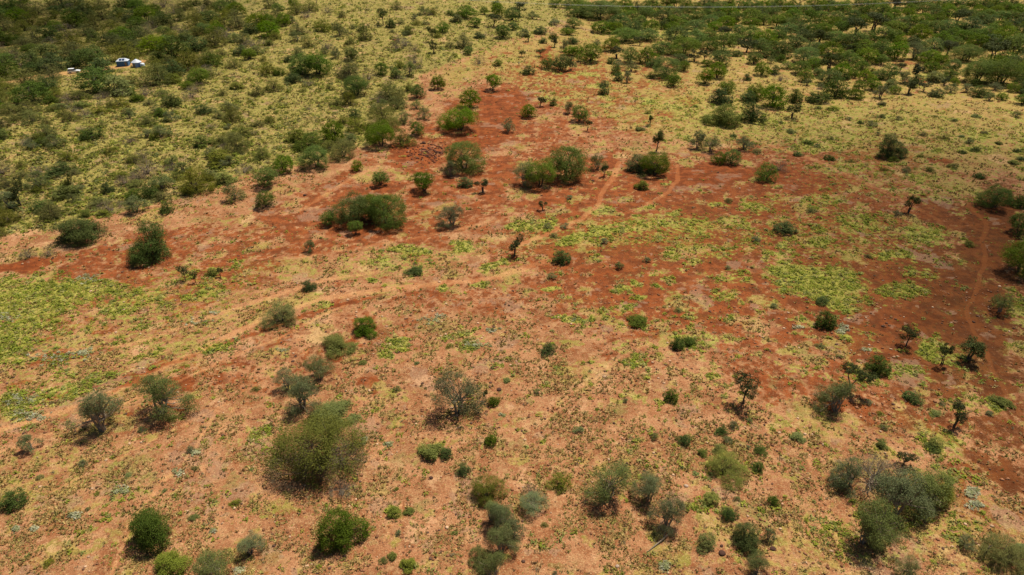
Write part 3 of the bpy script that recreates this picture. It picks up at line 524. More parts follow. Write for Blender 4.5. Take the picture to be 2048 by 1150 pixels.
# ------------------------------------------------------------------ trees and bushes seen in the photograph
# kind, outline x0 y0 x1 y1 in the photograph, own description (None: described from its neighbours further down)
LIST = [
 # foreground and middle distance
 ('B',263,435,353,527,'dark green round-crowned bush standing alone beside the red band at left'),('B',111,431,214,494,'wide spreading dark bush below the hillside at far left'),
 ('B',322,390,350,428,None),('O',361,333,426,390,None),('L',431,338,472,371,None),('S',447,365,490,402,None),('B',253,366,282,404,None),('B',280,366,316,400,None),
 ('B',204,352,230,388,None),('K',129,352,150,388,None),('K',20,362,62,412,None),('B',66,396,107,425,None),('O',134,382,160,407,None),('L',160,412,184,436,None),('L',195,418,220,434,None),
 ('L',386,268,422,295,None),('K',362,530,382,562,'black-headed succulent tree, left one of a pair below the red band'),('K',384,536,399,566,'black-headed succulent tree, right and smaller one of a pair below the red band'),
 ('L',412,530,438,555,'yellow-green shrub with a dark sapling at its side'),('K',434,528,448,556,'thin dark sapling beside the yellow-green shrub'),
 ('D',83,490,114,516,None),('D',40,494,76,520,None),('O',450,262,498,306,None),('D',267,316,322,354,None),
 ('G',512,370,552,415,None),('G',510,333,560,374,None),('G',548,304,590,345,None),('G',607,290,662,336,'green dome-crowned tree with bare stems showing beneath, on the edge of the hill'),('O',660,276,715,322,None),
 ('G',703,318,727,341,None),('G',744,329,780,372,None),('U',825,343,871,384,'small flat-topped acacia with a pale forked stem on bare rust soil'),
 ('G',672,386,750,448,'left half of the dense twin-crowned green clump in the middle of the rust soil'),('G',735,386,814,450,'right half of the dense twin-crowned green clump in the middle of the rust soil'),
 ('G',708,388,778,442,'half hidden middle crown of the dense twin-crowned green clump'),
 ('G',640,405,675,451,'small green tree at the left end of the twin-crowned clump'),('U',698,438,726,470,'small bright green sapling in front of the twin-crowned clump'),
 ('S',607,470,635,505,None),('S',874,405,935,452,None),('G',888,281,968,341,None),('S',886,320,920,354,None),('B',916,353,948,377,None),('K',952,354,980,385,None),
 ('B',815,530,848,553,None),('B',605,558,634,584,None),('K',1014,472,1046,514,'black candelabra-like tree in the centre of the picture'),
 ('S',1022,303,1075,372,None),('G',1048,305,1114,374,'rounded green tree at the front of the central grove'),('G',1096,280,1176,360,'tallest and brightest green tree of the central grove'),('S',1177,288,1213,340,None),('K',1199,331,1217,355,None),
 ('B',1248,308,1310,350,None),('G',1280,298,1338,352,'dark flat-crowned tree at the right of the track bend'),('L',1268,346,1298,382,'small light green tree in front of the dark flat-crowned tree'),
 ('S',1374,262,1415,298,None),('S',1400,268,1442,304,None),('G',1424,295,1452,328,None),('G',1445,294,1480,328,None),('S',1468,270,1508,300,None),('G',1511,316,1552,361,None),('D',1540,296,1574,345,None),
 ('K',1299,258,1326,303,'upright blackish tree with a bare stem behind the dark flat-crowned tree'),('K',1075,400,1094,422,None),('B',1106,499,1143,531,None),
 ('B',1748,266,1804,320,'blackish green tree standing alone in the straw at upper right'),('K',1804,390,1830,426,'small round black tree on a leaning stem at right'),('B',1545,440,1590,470,None),
 ('G',1960,370,2014,417,None),('B',2018,388,2058,418,None),('G',2012,416,2062,468,None),('G',1996,475,2085,548,'large green acacia cut by the right edge above a big black shadow'),
 ('S',1974,570,2022,626,None),('B',1628,592,1658,611,None),('B',1630,618,1672,660,None),('K',1792,653,1830,694,None),
 ('K',1905,670,1970,723,'black flat-crowned tree with spreading limbs at the right edge of the rust plain'),('K',1868,682,1898,730,'blackish leaning tree with a long bare bent trunk'),
 ('B',1730,709,1782,753,None),('K',1665,727,1730,788,'open dark tree just behind the round sage green tree at right'),('S',1628,757,1712,826,'round sage green tree with a dark shadow to its left, lower right'),
 ('B',1806,781,1842,808,None),('K',1888,803,1926,856,None),('K',1462,747,1514,810,'dark green tree with a single straight trunk, alone on the pale slope right of centre'),
 ('B',1328,770,1358,806,None),('B',1082,684,1112,712,None),('B',1340,674,1368,702,None),('B',1362,672,1392,694,None),('B',1255,632,1298,657,None),('L',1982,793,2024,816,None),
 ('O',529,598,597,657,'olive umbrella-shaped tree between the two dirt trails, left of centre'),('B',703,633,756,674,None),('L',641,668,703,712,None),('S',609,700,675,763,None),
 ('S',549,722,602,782,None),('S',565,738,648,822,None),('S',862,736,966,832,'sprawling sage green thorn tree with a dark hollow beneath, centre foreground'),('K',964,776,979,804,None),('B',972,790,998,815,None),
 ('S',270,740,384,832,'broad sage green tree right of its twin at the lower left'),('S',156,773,258,868,'broad sage green tree left of its twin at the lower left'),('S',42,838,84,902,None),
 ('O',558,818,732,972,'largest bush in the picture, olive with drooping twigs, lower left of centre'),('D',556,862,664,974,'brown drooping twigs merged into the lower left of the largest bush'),('L',618,812,716,862,'yellow-green shrub showing behind the top of the largest bush'),('D',640,872,730,955,'thin brown twiggy growth at the lower right of the largest bush'),
 ('S',955,962,1012,1046,None),('S',1000,1008,1052,1082,None),('O',938,1085,985,1135,None),('S',1722,930,1850,1040,'grey-green middle crown of the big thicket, lower right'),('O',1832,940,1904,1012,None),('S',1690,1020,1760,1092,None),
 ('B',638,1000,733,1106,'dense domed green bush below the largest bush'),('D',660,960,708,1002,'bare brown twiggy shrub between the largest bush and the domed green bush'),
 ('B',6,979,56,1022,None),('B',254,990,348,1105,'tall dark green bush with a long shadow, bottom left'),('L',306,1095,375,1160,None),('S',392,1068,476,1162,None),('S',473,1068,532,1112,None),
 ('O',942,936,1008,1010,None),('S',960,980,1032,1062,None),('S',966,1040,1040,1110,None),('S',950,1085,1025,1165,None),('L',836,884,886,922,None),('B',880,884,906,920,None),
 ('B',967,868,994,894,None),('B',914,921,940,952,None),('L',771,1012,801,1037,None),('L',800,1118,834,1145,None),('L',775,1098,796,1122,None),
 ('S',1168,895,1266,1001,'open sage green thorn tree, left one of three beside the bottom centre'),('S',1262,918,1334,1003,'open sage green thorn tree, upper right one of three beside the bottom centre'),('S',1294,960,1374,1055,'open sage green thorn tree, lowest one of three beside the bottom centre'),
 ('O',1410,906,1487,964,None),('L',1403,984,1440,1012,None),('B',1440,990,1470,1042,None),('L',1388,1052,1430,1102,None),('B',1460,1024,1518,1102,None),('S',1484,1090,1540,1150,None),
 ('S',1520,1036,1552,1082,None),('B',1356,864,1382,894,None),('L',1424,886,1448,906,None),('L',1395,896,1415,914,None),('B',1508,890,1534,910,None),('B',1432,852,1456,872,None),('B',1502,922,1526,946,None),
 ('D',1045,948,1078,998,None),('S',1032,985,1100,1022,None),('O',1098,938,1140,985,None),
 ('S',1655,915,1735,975,None),('D',1690,900,1805,1000,'brown bare-twigged crown at the top of the big thicket, lower right'),('S',1688,965,1806,1094,'sage green front crown of the big thicket, lower right'),('S',1785,925,1902,1008,'grey-green right-hand crown of the big thicket, lower right'),
 ('K',1785,894,1823,934,'small black tree directly behind the big thicket, lower right'),('B',1534,980,1557,1012,None),('L',1580,864,1610,884,None),('L',1750,872,1776,898,None),
 ('S',1785,1100,1842,1160,None),('O',1960,1084,2062,1150,None),('S',1912,1062,1948,1098,None),('L',2020,1088,2060,1110,None),('B',1850,885,1880,905,None),('L',1850,860,1882,898,None),
 # middle and far centre
 ('G',517,43,560,73,None),('O',538,14,577,47,None),('O',580,47,614,70,None),('O',628,38,664,64,None),('O',604,72,632,95,None),('K',757,20,778,50,None),('B',770,30,792,56,None),('B',715,47,735,64,None),('O',715,58,746,82,None),
 ('G',583,98,632,150,None),('G',612,102,664,150,None),('S',660,94,684,116,None),('G',688,94,717,120,None),('O',674,108,722,158,None),('D',722,132,754,162,None),('G',750,108,778,150,None),
 ('G',781,132,804,156,None),('S',806,122,836,152,None),('G',820,138,850,196,None),('G',687,152,740,192,None),('O',682,184,716,212,None),('O',752,150,802,204,None),('O',778,174,814,208,None),
 ('O',731,208,798,262,None),('G',733,240,792,294,None),('O',780,246,828,296,None),('O',790,215,825,250,None),('G',818,243,852,272,None),('S',821,199,844,218,None),('S',832,212,864,238,None),
 ('G',645,240,692,284,None),('G',608,262,645,292,None),('S',680,264,716,290,None),('G',861,152,892,179,None),('G',919,180,962,216,None),('G',882,212,958,263,'dense domed green tree on the edge of the reddest soil'),('U',969,150,1002,181,None),('S',1002,231,1032,264,'small grey-green tree standing on the reddest soil'),
 ('G',912,12,954,36,None),('G',960,12,977,29,None),('K',859,84,876,107,None),('K',856,56,874,84,None),('O',909,62,946,97,None),('D',944,94,972,130,None),('O',890,70,912,98,None),
 ('K',1048,66,1066,84,None),('K',1100,76,1118,95,None),('K',1036,98,1050,114,None),('B',1044,130,1070,150,None),('G',1081,110,1108,138,None),('G',1104,102,1142,142,None),('S',1128,112,1156,141,None),
 ('S',1116,80,1142,104,None),('G',1142,82,1168,113,None),('G',1156,88,1206,124,None),('G',1240,96,1280,126,None),('G',1274,90,1312,127,None),('S',1248,120,1277,143,None),('B',1220,124,1244,150,None),('S',1242,142,1266,166,None),('B',1226,145,1246,163,None),
 ('G',1304,114,1358,154,None),('G',1354,122,1380,142,None),('G',1331,143,1362,173,None),('B',1293,144,1308,158,None),('G',1393,130,1428,168,None),('G',1416,122,1452,156,None),('K',1396,100,1420,125,None),('G',1420,97,1460,131,None),
 ('G',1507,120,1538,151,None),('B',1486,140,1503,162,None),('B',1198,160,1219,175,None),('B',1196,173,1219,191,None),('G',1042,195,1073,235,None),('K',1072,188,1091,213,None),('B',1098,172,1115,212,None),
 ('S',1126,196,1152,228,None),('G',1140,196,1178,244,None),('B',1420,176,1464,211,None),('G',1436,160,1470,186,None),('L',1414,204,1480,254,None),('B',1478,196,1526,246,None),('B',1478,180,1512,206,None),('G',1520,162,1572,214,None),('G',1490,168,1528,200,None),
 ('K',1168,240,1182,262,None),('K',1294,230,1306,249,None),('K',1568,207,1599,237,None),('B',1574,177,1606,207,None),('B',1646,149,1694,198,None),('G',1634,138,1680,170,None),('B',1610,182,1656,208,None),('G',1595,136,1624,163,None),('G',1582,122,1619,148,None),
 ('K',1637,106,1678,143,None),('G',1662,124,1698,156,None),('G',1758,124,1794,160,None),('K',1814,127,1846,162,None),('G',1703,117,1737,150,None),('G',1706,96,1757,126,None),('G',1748,109,1776,130,None),
 ('L',1846,142,1886,166,None),('G',1862,109,1896,136,None),('G',1887,117,1919,146,None),('G',1920,119,1987,166,None),('G',1962,119,2038,170,None),('G',2012,109,2056,136,None),('B',2033,154,2062,188,None),
 ('G',1640,64,1698,90,None),('B',1540,84,1586,118,None),('G',1583,94,1636,126,None),('K',1672,92,1702,112,None),('D',1546,146,1574,164,None),('B',1538,128,1560,150,None),('S',1800,86,1856,118,None),('G',1900,90,1960,124,None),
 ('G',1160,20,1240,40,None),('G',1180,46,1230,66,None),('G',1220,60,1280,84,None),('G',1270,58,1320,82,None),('G',1120,60,1150,70,None),('B',1395,58,1440,82,None),('G',1420,66,1470,104,None),('G',1340,74,1396,110,None),('G',1300,84,1345,108,None),
 ('B',1318,40,1340,60,None),('G',1350,40,1380,58,None),
]
for e in LIST: plant(*e)

# ---- many look-alikes: woodland at the top right, bushes on the hillside, thicket round the huts
occ = [(a['pic'][0], a['pic'][1], a['pic'][2]) for a in ALL]
def free(x, y, wd, k=.55): return all(math.hypot((x - a) , (y - b) * 1.7) > k * (wd + c) * .5 for a, b, c in occ)
def inpoly(x, y, P):
    r_ = False
    for i in range(len(P)):
        (x0, y0), (x1, y1) = P[i], P[(i + 1) % len(P)]
        if (y0 > y) != (y1 > y) and x < (x1 - x0) * (y - y0) / (y1 - y0) + x0: r_ = not r_
    return r_
CLEAR = [(1008,112,1068,166),(1290,58,1420,72),(1160,28,1180,60),(1480,48,1560,64),(212,108,305,158),(112,126,190,186),(1850,70,1880,86),(1700,58,1760,70),(1440,110,1500,180)]
def scatter_things(P, n, wr, kinds, wts, label, group, k=.55, ygain=None, store=None, hr=(.55, .8)):
    xs = [p[0] for p in P]; ys = [p[1] for p in P]; cnt = 0; tries = 0
    while cnt < n and tries < 30000:
        tries += 1
        x = rs.uniform(min(xs), max(xs)); y = rs.uniform(min(ys), max(ys))
        if not inpoly(x, y, P) or any(a < x < c and b < y < d for a, b, c, d in CLEAR): continue
        wd = rs.uniform(*wr)
        if ygain: wd *= ygain(y)
        if not free(x, y, wd, k): continue
        c = rs.choices(kinds, wts)[0]; h = wd * rs.uniform(*hr)
        if store is not None: store.append((c, x - wd / 2, y - h / 2, x + wd / 2, y + h / 2))
        else:
            plant(c, x - wd / 2, y - h / 2, x + wd / 2, y + h / 2, label[c] if isinstance(label, dict) else label, group if isinstance(group, str) else group[c], False)
        occ.append((x, y, wd)); cnt += 1
WOOD = [(1110,4),(1180,46),(1240,66),(1330,74),(1420,90),(1560,100),(1700,118),(1800,112),(1900,118),(2060,140),(2060,4)]
scatter_things(WOOD, 215, (34, 58), 'GBUK', (70, 18, 6, 6),
   dict(G='rounded green acacia crown in the far woodland along the top right', B='low dark green crown in the far woodland along the top right', U='flat-topped green crown in the far woodland along the top right', K='blackish crown in the far woodland along the top right'),
   dict(G='green acacias of the far woodland', B='dark bushes of the far woodland', U='flat-topped trees of the far woodland', K='blackish trees of the far woodland'), .60, lambda y: .62 + y / 210, hr=(.55, .8))
HUTS = [(-10,4),(-10,190),(120,186),(230,172),(330,150),(420,100),(480,40),(470,4)]
scatter_things(HUTS, 125, (34, 62), 'OGBDL', (40, 25, 25, 7, 3),
   dict(O='olive bush in the thicket around the huts, top left', G='green tree in the thicket around the huts, top left', B='dark green bush in the thicket around the huts, top left', D='brown bare bush in the thicket around the huts, top left', L='light green shrub in the thicket around the huts, top left'),
   dict(O='olive bushes around the huts', G='green trees around the huts', B='dark bushes around the huts', D='bare bushes around the huts', L='light shrubs around the huts'), .52, lambda y: .65 + y / 260)
HILL = [(-10,190),(230,175),(340,150),(440,90),(500,10),(900,10),(940,60),(840,140),(800,210),(720,290),(600,310),(480,350),(420,372),(240,420),(100,440),(-10,470)]
scatter_things(HILL, 165, (14, 36), 'OBDLS', (44, 8, 26, 10, 12),
   dict(O='low olive bush scattered on the grassy hillside, upper left', B='small dark bush scattered on the grassy hillside, upper left', D='leafless brown bush scattered on the grassy hillside, upper left', L='small light green shrub scattered on the grassy hillside, upper left', S='grey-green shrub scattered on the grassy hillside, upper left'),
   dict(O='olive bushes on the hillside', B='dark bushes on the hillside', D='leafless bushes on the hillside', L='light shrubs on the hillside', S='grey-green shrubs on the hillside'), .52, lambda y: .75 + y / 480)
FARC = [(840,10),(1110,4),(1170,40),(1240,90),(1500,160),(1420,160),(1180,120),(1000,130),(880,100)]
scatter_things(FARC, 30, (18, 34), 'GBSK', (40, 30, 15, 15),
   dict(G='small green tree on the straw flat behind the red soil', B='small dark bush on the straw flat behind the red soil', S='grey-green small tree on the straw flat behind the red soil', K='small blackish tree on the straw flat behind the red soil'),
   dict(G='small trees on the far straw flat', B='small bushes on the far straw flat', S='grey-green trees on the far straw flat', K='blackish trees on the far straw flat'), .6)

EDGE = [(1180,60),(1340,80),(1700,122),(2060,148),(2060,200),(1850,185),(1700,190),(1560,150),(1400,125),(1180,100)]
scatter_things(EDGE, 48, (18, 40), 'GBSKL', (40, 25, 15, 8, 12),
   dict(G='green tree on the loose near edge of the far woodland', B='dark green bush on the loose near edge of the far woodland', S='grey-green tree on the loose near edge of the far woodland', K='blackish tree on the loose near edge of the far woodland', L='light green shrub on the loose near edge of the far woodland'),
   dict(G='green trees on the woodland edge', B='dark bushes on the woodland edge', S='grey-green trees on the woodland edge', K='blackish trees on the woodland edge', L='light shrubs on the woodland edge'), .75)
HUTEDGE = [(-10,185),(130,180),(330,150),(430,100),(500,5),(640,5),(540,80),(430,160),(250,230),(-10,250)]
scatter_things(HUTEDGE, 50, (22, 44), 'OGBDL', (45, 12, 20, 15, 8),
   dict(O='olive bush on the fringe between the hut thicket and the hillside', G='green tree on the fringe between the hut thicket and the hillside', B='dark bush on the fringe between the hut thicket and the hillside', D='brown bush on the fringe between the hut thicket and the hillside', L='light shrub on the fringe between the hut thicket and the hillside'),
   dict(O='olive bushes on the thicket fringe', G='green trees on the thicket fringe', B='dark bushes on the thicket fringe', D='brown bushes on the thicket fringe', L='light shrubs on the thicket fringe'), .50)
FIELD = [(1250,205),(2060,200),(2060,380),(1900,360),(1600,320),(1250,280)]
scatter_things(FIELD, 46, (11, 24), 'LSBO', (35, 20, 20, 25),
   dict(L='low light green shrub in the straw field, upper right', S='low grey-green shrub in the straw field, upper right', B='low dark shrub in the straw field, upper right', O='low olive shrub in the straw field, upper right'),
   dict(L='light shrubs in the straw field', S='grey-green shrubs in the straw field', B='dark shrubs in the straw field', O='olive shrubs in the straw field'), 1.0, hr=(.4, .6))
OPEN = [(1060,380),(1950,420),(1950,700),(2060,1150),(60,1150),(60,880),(500,640),(1060,560)]
scatter_things(OPEN, 70, (10, 24), 'LSO', (30, 40, 30),
   dict(L='tiny light green shrub on the open soil, near and middle ground', S='tiny grey-green shrub on the open soil, near and middle ground', O='tiny olive shrub on the open soil, near and middle ground'),
   dict(L='tiny light shrubs on the open soil', S='tiny grey-green shrubs on the open soil', O='tiny olive shrubs on the open soil'), 1.2, hr=(.5, .7))

# the land goes on past the picture's top and sides: one mass of far woodland
def woodland(name, pts):
    Vs = []; Fs = []; Ts = []; n = 0
    for (x, y, wd, h, code) in pts:
        V, F, T = get_proto(code, rs.randrange(4), False)[2]
        sub = np.random.default_rng(int(abs(x * 7 + y))).choice(len(F), 420, replace=False)
        v = V.reshape(-1, 4, 3)[sub]; c = v.mean(1, keepdims=True); v = (c + (v - c) * 2.3).reshape(-1, 3)
        a = rs.uniform(0, 6.28); q = v * np.array([wd, wd, h]); xx = q[:, 0] * math.cos(a) - q[:, 1] * math.sin(a); yy = q[:, 0] * math.sin(a) + q[:, 1] * math.cos(a)
        Vs.append(np.stack([xx + x, yy + y, q[:, 2] + float(terrain(x, y))], 1)); Fs.append(np.arange(len(v)).reshape(-1, 4) + n); Ts.append(T[sub]); n += len(v)
    return link(name, raw_mesh(name, np.concatenate(Vs), np.concatenate(Fs), M['B'], tint=np.concatenate(Ts)))
pts = []
while len(pts) < 1100:
    y = rs.uniform(60, 1500); x = rs.uniform(-1.2, 1.2) * (y + 60)
    px, py, dep = (float(q) for q in proj(x, y, float(terrain(x, y))))
    if -30 < px < 2078 and -4 < py < 1170: continue
    if y < 380 and rs.random() < .7: continue
    wd = rs.uniform(5, 11); pts.append((x, y, wd, wd * rs.uniform(.45, .65), rs.choice('GGBO')))
tag(woodland('far_woodland', pts), kind='stuff', label='mass of bush and acacia woodland running on beyond the top of the picture')

# ------------------------------------------------------------------ small plants and stones nobody could count
def ring_points(n, seed, pw=1.0):
    r = np.random.default_rng(seed)
    py = 1200 - (1200 + 0) * r.random(n) ** pw; px = -60 + 2168 * r.random(n)
    x, y, z = unproj(px, py); return x, y, z
def tufts(name, x, y, z, size, colr, nb, kind, seed, lab):
    r = np.random.default_rng(seed); n = len(x)
    base = np.stack([x, y, z], 1)[:, None, :]; s = size[:, None, None]
    a = r.random((n, nb)) * 6.283; h = np.stack([np.cos(a), np.sin(a), 0 * a], -1)
    if kind == 'blade':        # leaning grass blades from one foot
        q = r.random((n, nb, 1)); tip = base + s * (h * (.25 + .55 * q) + np.array([0, 0, 1]) * (.62 - .35 * q))
        foot = base + s * h * .12; side = np.stack([-np.sin(a), np.cos(a), 0 * a], -1) * s * .22
        V = np.stack([foot - side, foot + side, tip], 2).reshape(-1, 3); F = np.arange(len(V)).reshape(-1, 3)
    else:                      # leafy cushion
        el = r.random((n, nb)) ** .7 * 1.4; rad = .55 + .45 * r.random((n, nb))
        d = np.stack([np.cos(a) * np.cos(el), np.sin(a) * np.cos(el), np.sin(el) * .55], -1)
        c = base + s * d * rad[..., None]
        t1 = r.normal(size=c.shape); t1 /= np.linalg.norm(t1, axis=-1, keepdims=True); nn = d + np.array([0, 0, 1.1]) + .6 * r.normal(size=c.shape)
        u = np.cross(nn, t1); u /= np.linalg.norm(u, axis=-1, keepdims=True) + 1e-9; v = np.cross(nn, u); v /= np.linalg.norm(v, axis=-1, keepdims=True) + 1e-9
        L = s * .30
        V = np.stack([c - u * L, c + v * L * .6, c + u * L, c - v * L * .6], 2).reshape(-1, 3); F = np.arange(len(V)).reshape(-1, 4)
    drift = .78 + .44 * fbm(x / 1.6, y / 1.6, 66, 2); hue = np.repeat((colr * .92 * drift[:, None])[:, None, :], nb, 1) * (.86 + .28 * r.random((n, nb, 1)))
    o = link(name, raw_mesh(name, V, F, M['herb' if kind != 'blade' else 'hue'], hue=hue.reshape(-1, 3)))
    return tag(o, label=lab, kind='stuff')
def pick(r, n, cols, wts):
    c = np.array(cols)[r.choice(len(cols), n, p=np.array(wts) / sum(wts))]; return c * (.8 + .4 * r.random((n, 1)))

# dry grass
x, y, z = ring_points(330000, 101, .85); c = cover(x, y); r = np.random.default_rng(5)
bare = np.maximum(c['rust'] * .9, c['track']); gn = fbm(x / 3, y / 3, 77, 3)
keep = r.random(len(x)) < np.clip((.34 + .55 * c['straw'] + .35 * c['hill'] + .3 * (gn > .55)) * (1 - .97 * smooth(bare, .1, .6)) * smooth(gn, .40, .62), 0, 1)
x, y, z = x[keep], y[keep], z[keep]; dep = c['dep'][keep]; hl = c['hill'][keep]
size = (.18 + .46 * r.random(len(x)) ** 3) * (dep / 90) ** .55
col = pick(r, len(x), [(.52, .38, .15), (.44, .30, .11), (.33, .23, .08), (.33, .30, .08), (.46, .26, .11)], [4, 4, 3, 3, 3])
col = np.where((hl > .5)[:, None], col * np.array([.80, .93, .80]), col)
tufts('dry_grass', x, y, z, size, col, 6, 'blade', 1, 'straw-coloured grass tufts scattered over the slopes')
# green herbs
x, y, z = ring_points(230000, 202, .85); c = cover(x, y); gn = fbm(x / 2.5, y / 2.5, 87, 3)
keep = r.random(len(x)) < np.clip(1.0 * smooth(c['green'] + (gn - .5) * 1.2, .25, .8) + .26 * c['hill'] + .02 * (gn > .62) + .05 * c['straw'] * (gn > .5), 0, 1) * (1 - .8 * c['track'])
x, y, z = x[keep], y[keep], z[keep]; dep = c['dep'][keep]; gg = c['green'][keep]
size = (.18 + .52 * r.random(len(x)) ** 3) * (dep / 90) ** .5
hlq = c['hill'][keep]; col = pick(r, len(x), [(.31, .345, .045), (.24, .29, .04), (.37, .38, .065), (.29, .32, .09), (.42, .38, .13)], [4, 3, 3, 2, 1.5])
col = np.where((hlq > .5)[:, None], col * np.array([.72, .70, .80]), col); size = size * (1 + .55 * hlq)
tufts('green_herbs', x, y, z, size, col, 11, 'leaf', 2, 'bright green and yellow-green herbs in low patches')
# dark low scrub, dead herbs
x, y, z = ring_points(150000, 303, .8); c = cover(x, y); gn = fbm(x / 4, y / 4, 97, 3)
keep = r.random(len(x)) < np.clip((.05 + .12 * c['hill'] + .02 * c['straw'] + .07 * (c['py'] > 700) + .55 * c['olive'] + .25 * c['grey']) * smooth(gn, .3, .65) * (1 - .75 * np.maximum(c['rust'], c['track'])), 0, 1)
x, y, z = x[keep], y[keep], z[keep]; dep = c['dep'][keep]; hl = c['hill'][keep]
size = (.13 + .34 * r.random(len(x)) ** 3) * (dep / 90) ** .5 * (1 + .7 * hl)
col = pick(r, len(x), [(.13, .085, .04), (.15, .14, .04), (.22, .14, .065), (.12, .13, .035), (.27, .22, .12)], [4, 4, 3, 3, 3])
tufts('low_scrub', x, y, z, size, col, 8, 'leaf', 3, 'dark dead and olive scrub dotted over the soil')
# silvery herbs: pale grey-green cushions
sil = []
for cx, cy, nn, sx, sy in ((10,635,40,14,8),(175,560,50,22,10),(100,715,60,50,14),(45,800,50,40,10),(60,830,40,30,8),(160,705,30,20,6),(395,645,20,30,8),(430,625,8,6,3),(860,905,10,10,5),(240,980,25,14,8),(150,1032,14,8,5),(355,945,12,8,5),(390,905,14,10,5),
      (1685,658,60,10,7),(1595,655,10,8,4),(865,640,20,20,8),(980,660,16,12,5),(880,633,14,10,4),(1330,1130,16,8,6),(730,880,10,6,5),(775,890,12,10,4),(1735,698,10,8,4),(1945,985,30,12,10),(1955,1010,30,12,8),(560,700,10,10,3),(1000,830,6,6,3),(30,1058,8,8,3),(70,1058,8,8,3),(1150,640,10,8,3),(480,1140,12,10,6),(425,1062,10,5,4),(950,690,40,20,6)):
    for k in range(nn): sil.append((rs.gauss(cx, sx * .6), rs.gauss(cy, sy * .6)))
sil = np.array(sil); x, y, z = unproj(sil[:, 0], sil[:, 1])
tufts('silvery_herbs', x, y, z, .25 + .35 * r.random(len(x)), pick(r, len(x), [(.44, .43, .25), (.54, .53, .36), (.33, .35, .16)], [3, 2, 3]), 14, 'leaf', 4, 'pale silvery herbs growing in small cushions')
# stones
def stones(name, x, y, z, size, colr, seed):
    r = np.random.default_rng(seed); n = len(x); ph = (1 + 5 ** .5) / 2
    iv = np.array([(-1, ph, 0), (1, ph, 0), (-1, -ph, 0), (1, -ph, 0), (0, -1, ph), (0, 1, ph), (0, -1, -ph), (0, 1, -ph), (ph, 0, -1), (ph, 0, 1), (-ph, 0, -1), (-ph, 0, 1)]) / 1.9
    fi = np.array([(0, 11, 5), (0, 5, 1), (0, 1, 7), (0, 7, 10), (0, 10, 11), (1, 5, 9), (5, 11, 4), (11, 10, 2), (10, 7, 6), (7, 1, 8), (3, 9, 4), (3, 4, 2), (3, 2, 6), (3, 6, 8), (3, 8, 9), (4, 9, 5), (2, 4, 11), (6, 2, 10), (8, 6, 7), (9, 8, 1)])
    V = iv[None] * (.7 + .6 * r.random((n, 12, 1))) * size[:, None, None] * np.stack([.8 + .6 * r.random(n), .8 + .5 * r.random(n), .5 + .3 * r.random(n)], 1)[:, None, :]
    a = r.random(n) * 6.28; ca, sa = np.cos(a)[:, None], np.sin(a)[:, None]
    V = np.stack([V[..., 0] * ca - V[..., 1] * sa, V[..., 0] * sa + V[..., 1] * ca, V[..., 2]], -1) + np.stack([x, y, z + size * .15], 1)[:, None, :]
    F = (fi[None] + 12 * np.arange(n)[:, None, None]).reshape(-1, 3)
    o = link(name, raw_mesh(name, V.reshape(-1, 3), F, M['stone'], hue=np.repeat(colr, 20, 0))); return o
x, y, z = ring_points(26000, 404, .8); c = cover(x, y); gn = fbm(x / 7, y / 7, 57, 3)
keep = r.random(len(x)) < np.clip((.2 + .8 * (c['py'] > 560)) * smooth(gn, .3, .6), 0, 1) * (1 - .7 * c['track'])
x, y, z = x[keep], y[keep], z[keep]; size = (.07 + .17 * r.random(len(x)) ** 3) * (c['dep'][keep] / 90) ** .5
tag(stones('stones', x, y, z, size, pick(r, len(x), [(.20, .09, .045), (.27, .12, .06), (.11, .06, .04), (.48, .31, .19)], [4, 4, 1.5, 1.2]), 8), label='loose brown and pale stones strewn over the ground', kind='stuff')
px = 800 + 90 * rs.random() + r.normal(size=260) * 26; py = 305 + r.normal(size=260) * 10; px = 858 + r.normal(size=260) * 24
x, y, z = unproj(px, py)
tag(stones('rubble', x, y, z, .15 + .3 * r.random(260) ** 2, pick(r, 260, [(.07, .03, .02), (.13, .05, .03)], [1, 1]), 9), label='dark rubble strewn beside the red soil above centre', kind='stuff')

# ------------------------------------------------------------------ boulders
for i, (bx, by, bw, lab) in enumerate([(848,287,9,'dark boulder on the rust soil left of the domed green tree'),(1444,1107,13,'rounded dark brown boulder by the bottom edge, right of centre'),(1443,1092,8,'narrow dark boulder just behind the rounded brown boulder'),
      (999,780,11,'brown-black boulder right of the sprawling sage thorn tree'),(1234,1133,9,'pale-topped stone at the bottom edge, centre'),(862,956,9,'dark flat boulder right of the largest bush'),(643,1100,8,'dark stone at the foot of the domed green bush'),
      (610,391,7,'small black stone left of the twin-crowned clump'),(1186,362,6,'small dark stone before the central grove, right one of a close pair'),(1142,378,6,'small dark stone in front of the central grove, left one of a close pair'),(690,1113,9,'brown stone near the bottom edge under the domed green bush'),(1372,972,9,'pale stone right of the three thorn trees'),(787,80,5,'dark hole-like boulder on the small red scrape of the far hillside'),(1545,1098,12,'dark boulder at the bottom edge right of the lowest bushes')]):
    x, y, z = unproj(np.array([bx]), np.array([by])); s = bw * float(proj(x, y, z)[2][0]) / FPX * .6
    me_o = stones('boulder', np.zeros(1), np.zeros(1), np.zeros(1), np.array([s]), np.array([(.42, .30, .22) if 'pale' in lab else (.07, .035, .025)]), 60 + i)
    me_o.location = (float(x[0]), float(y[0]), float(z[0])); md = me_o.modifiers.new('soft', 'SUBSURF'); md.levels = 1; md.render_levels = 2
    tag(me_o, lab, 'boulder', 'boulders')

def gpt(px, py): return tuple(float(q) for q in unproj(px, py))
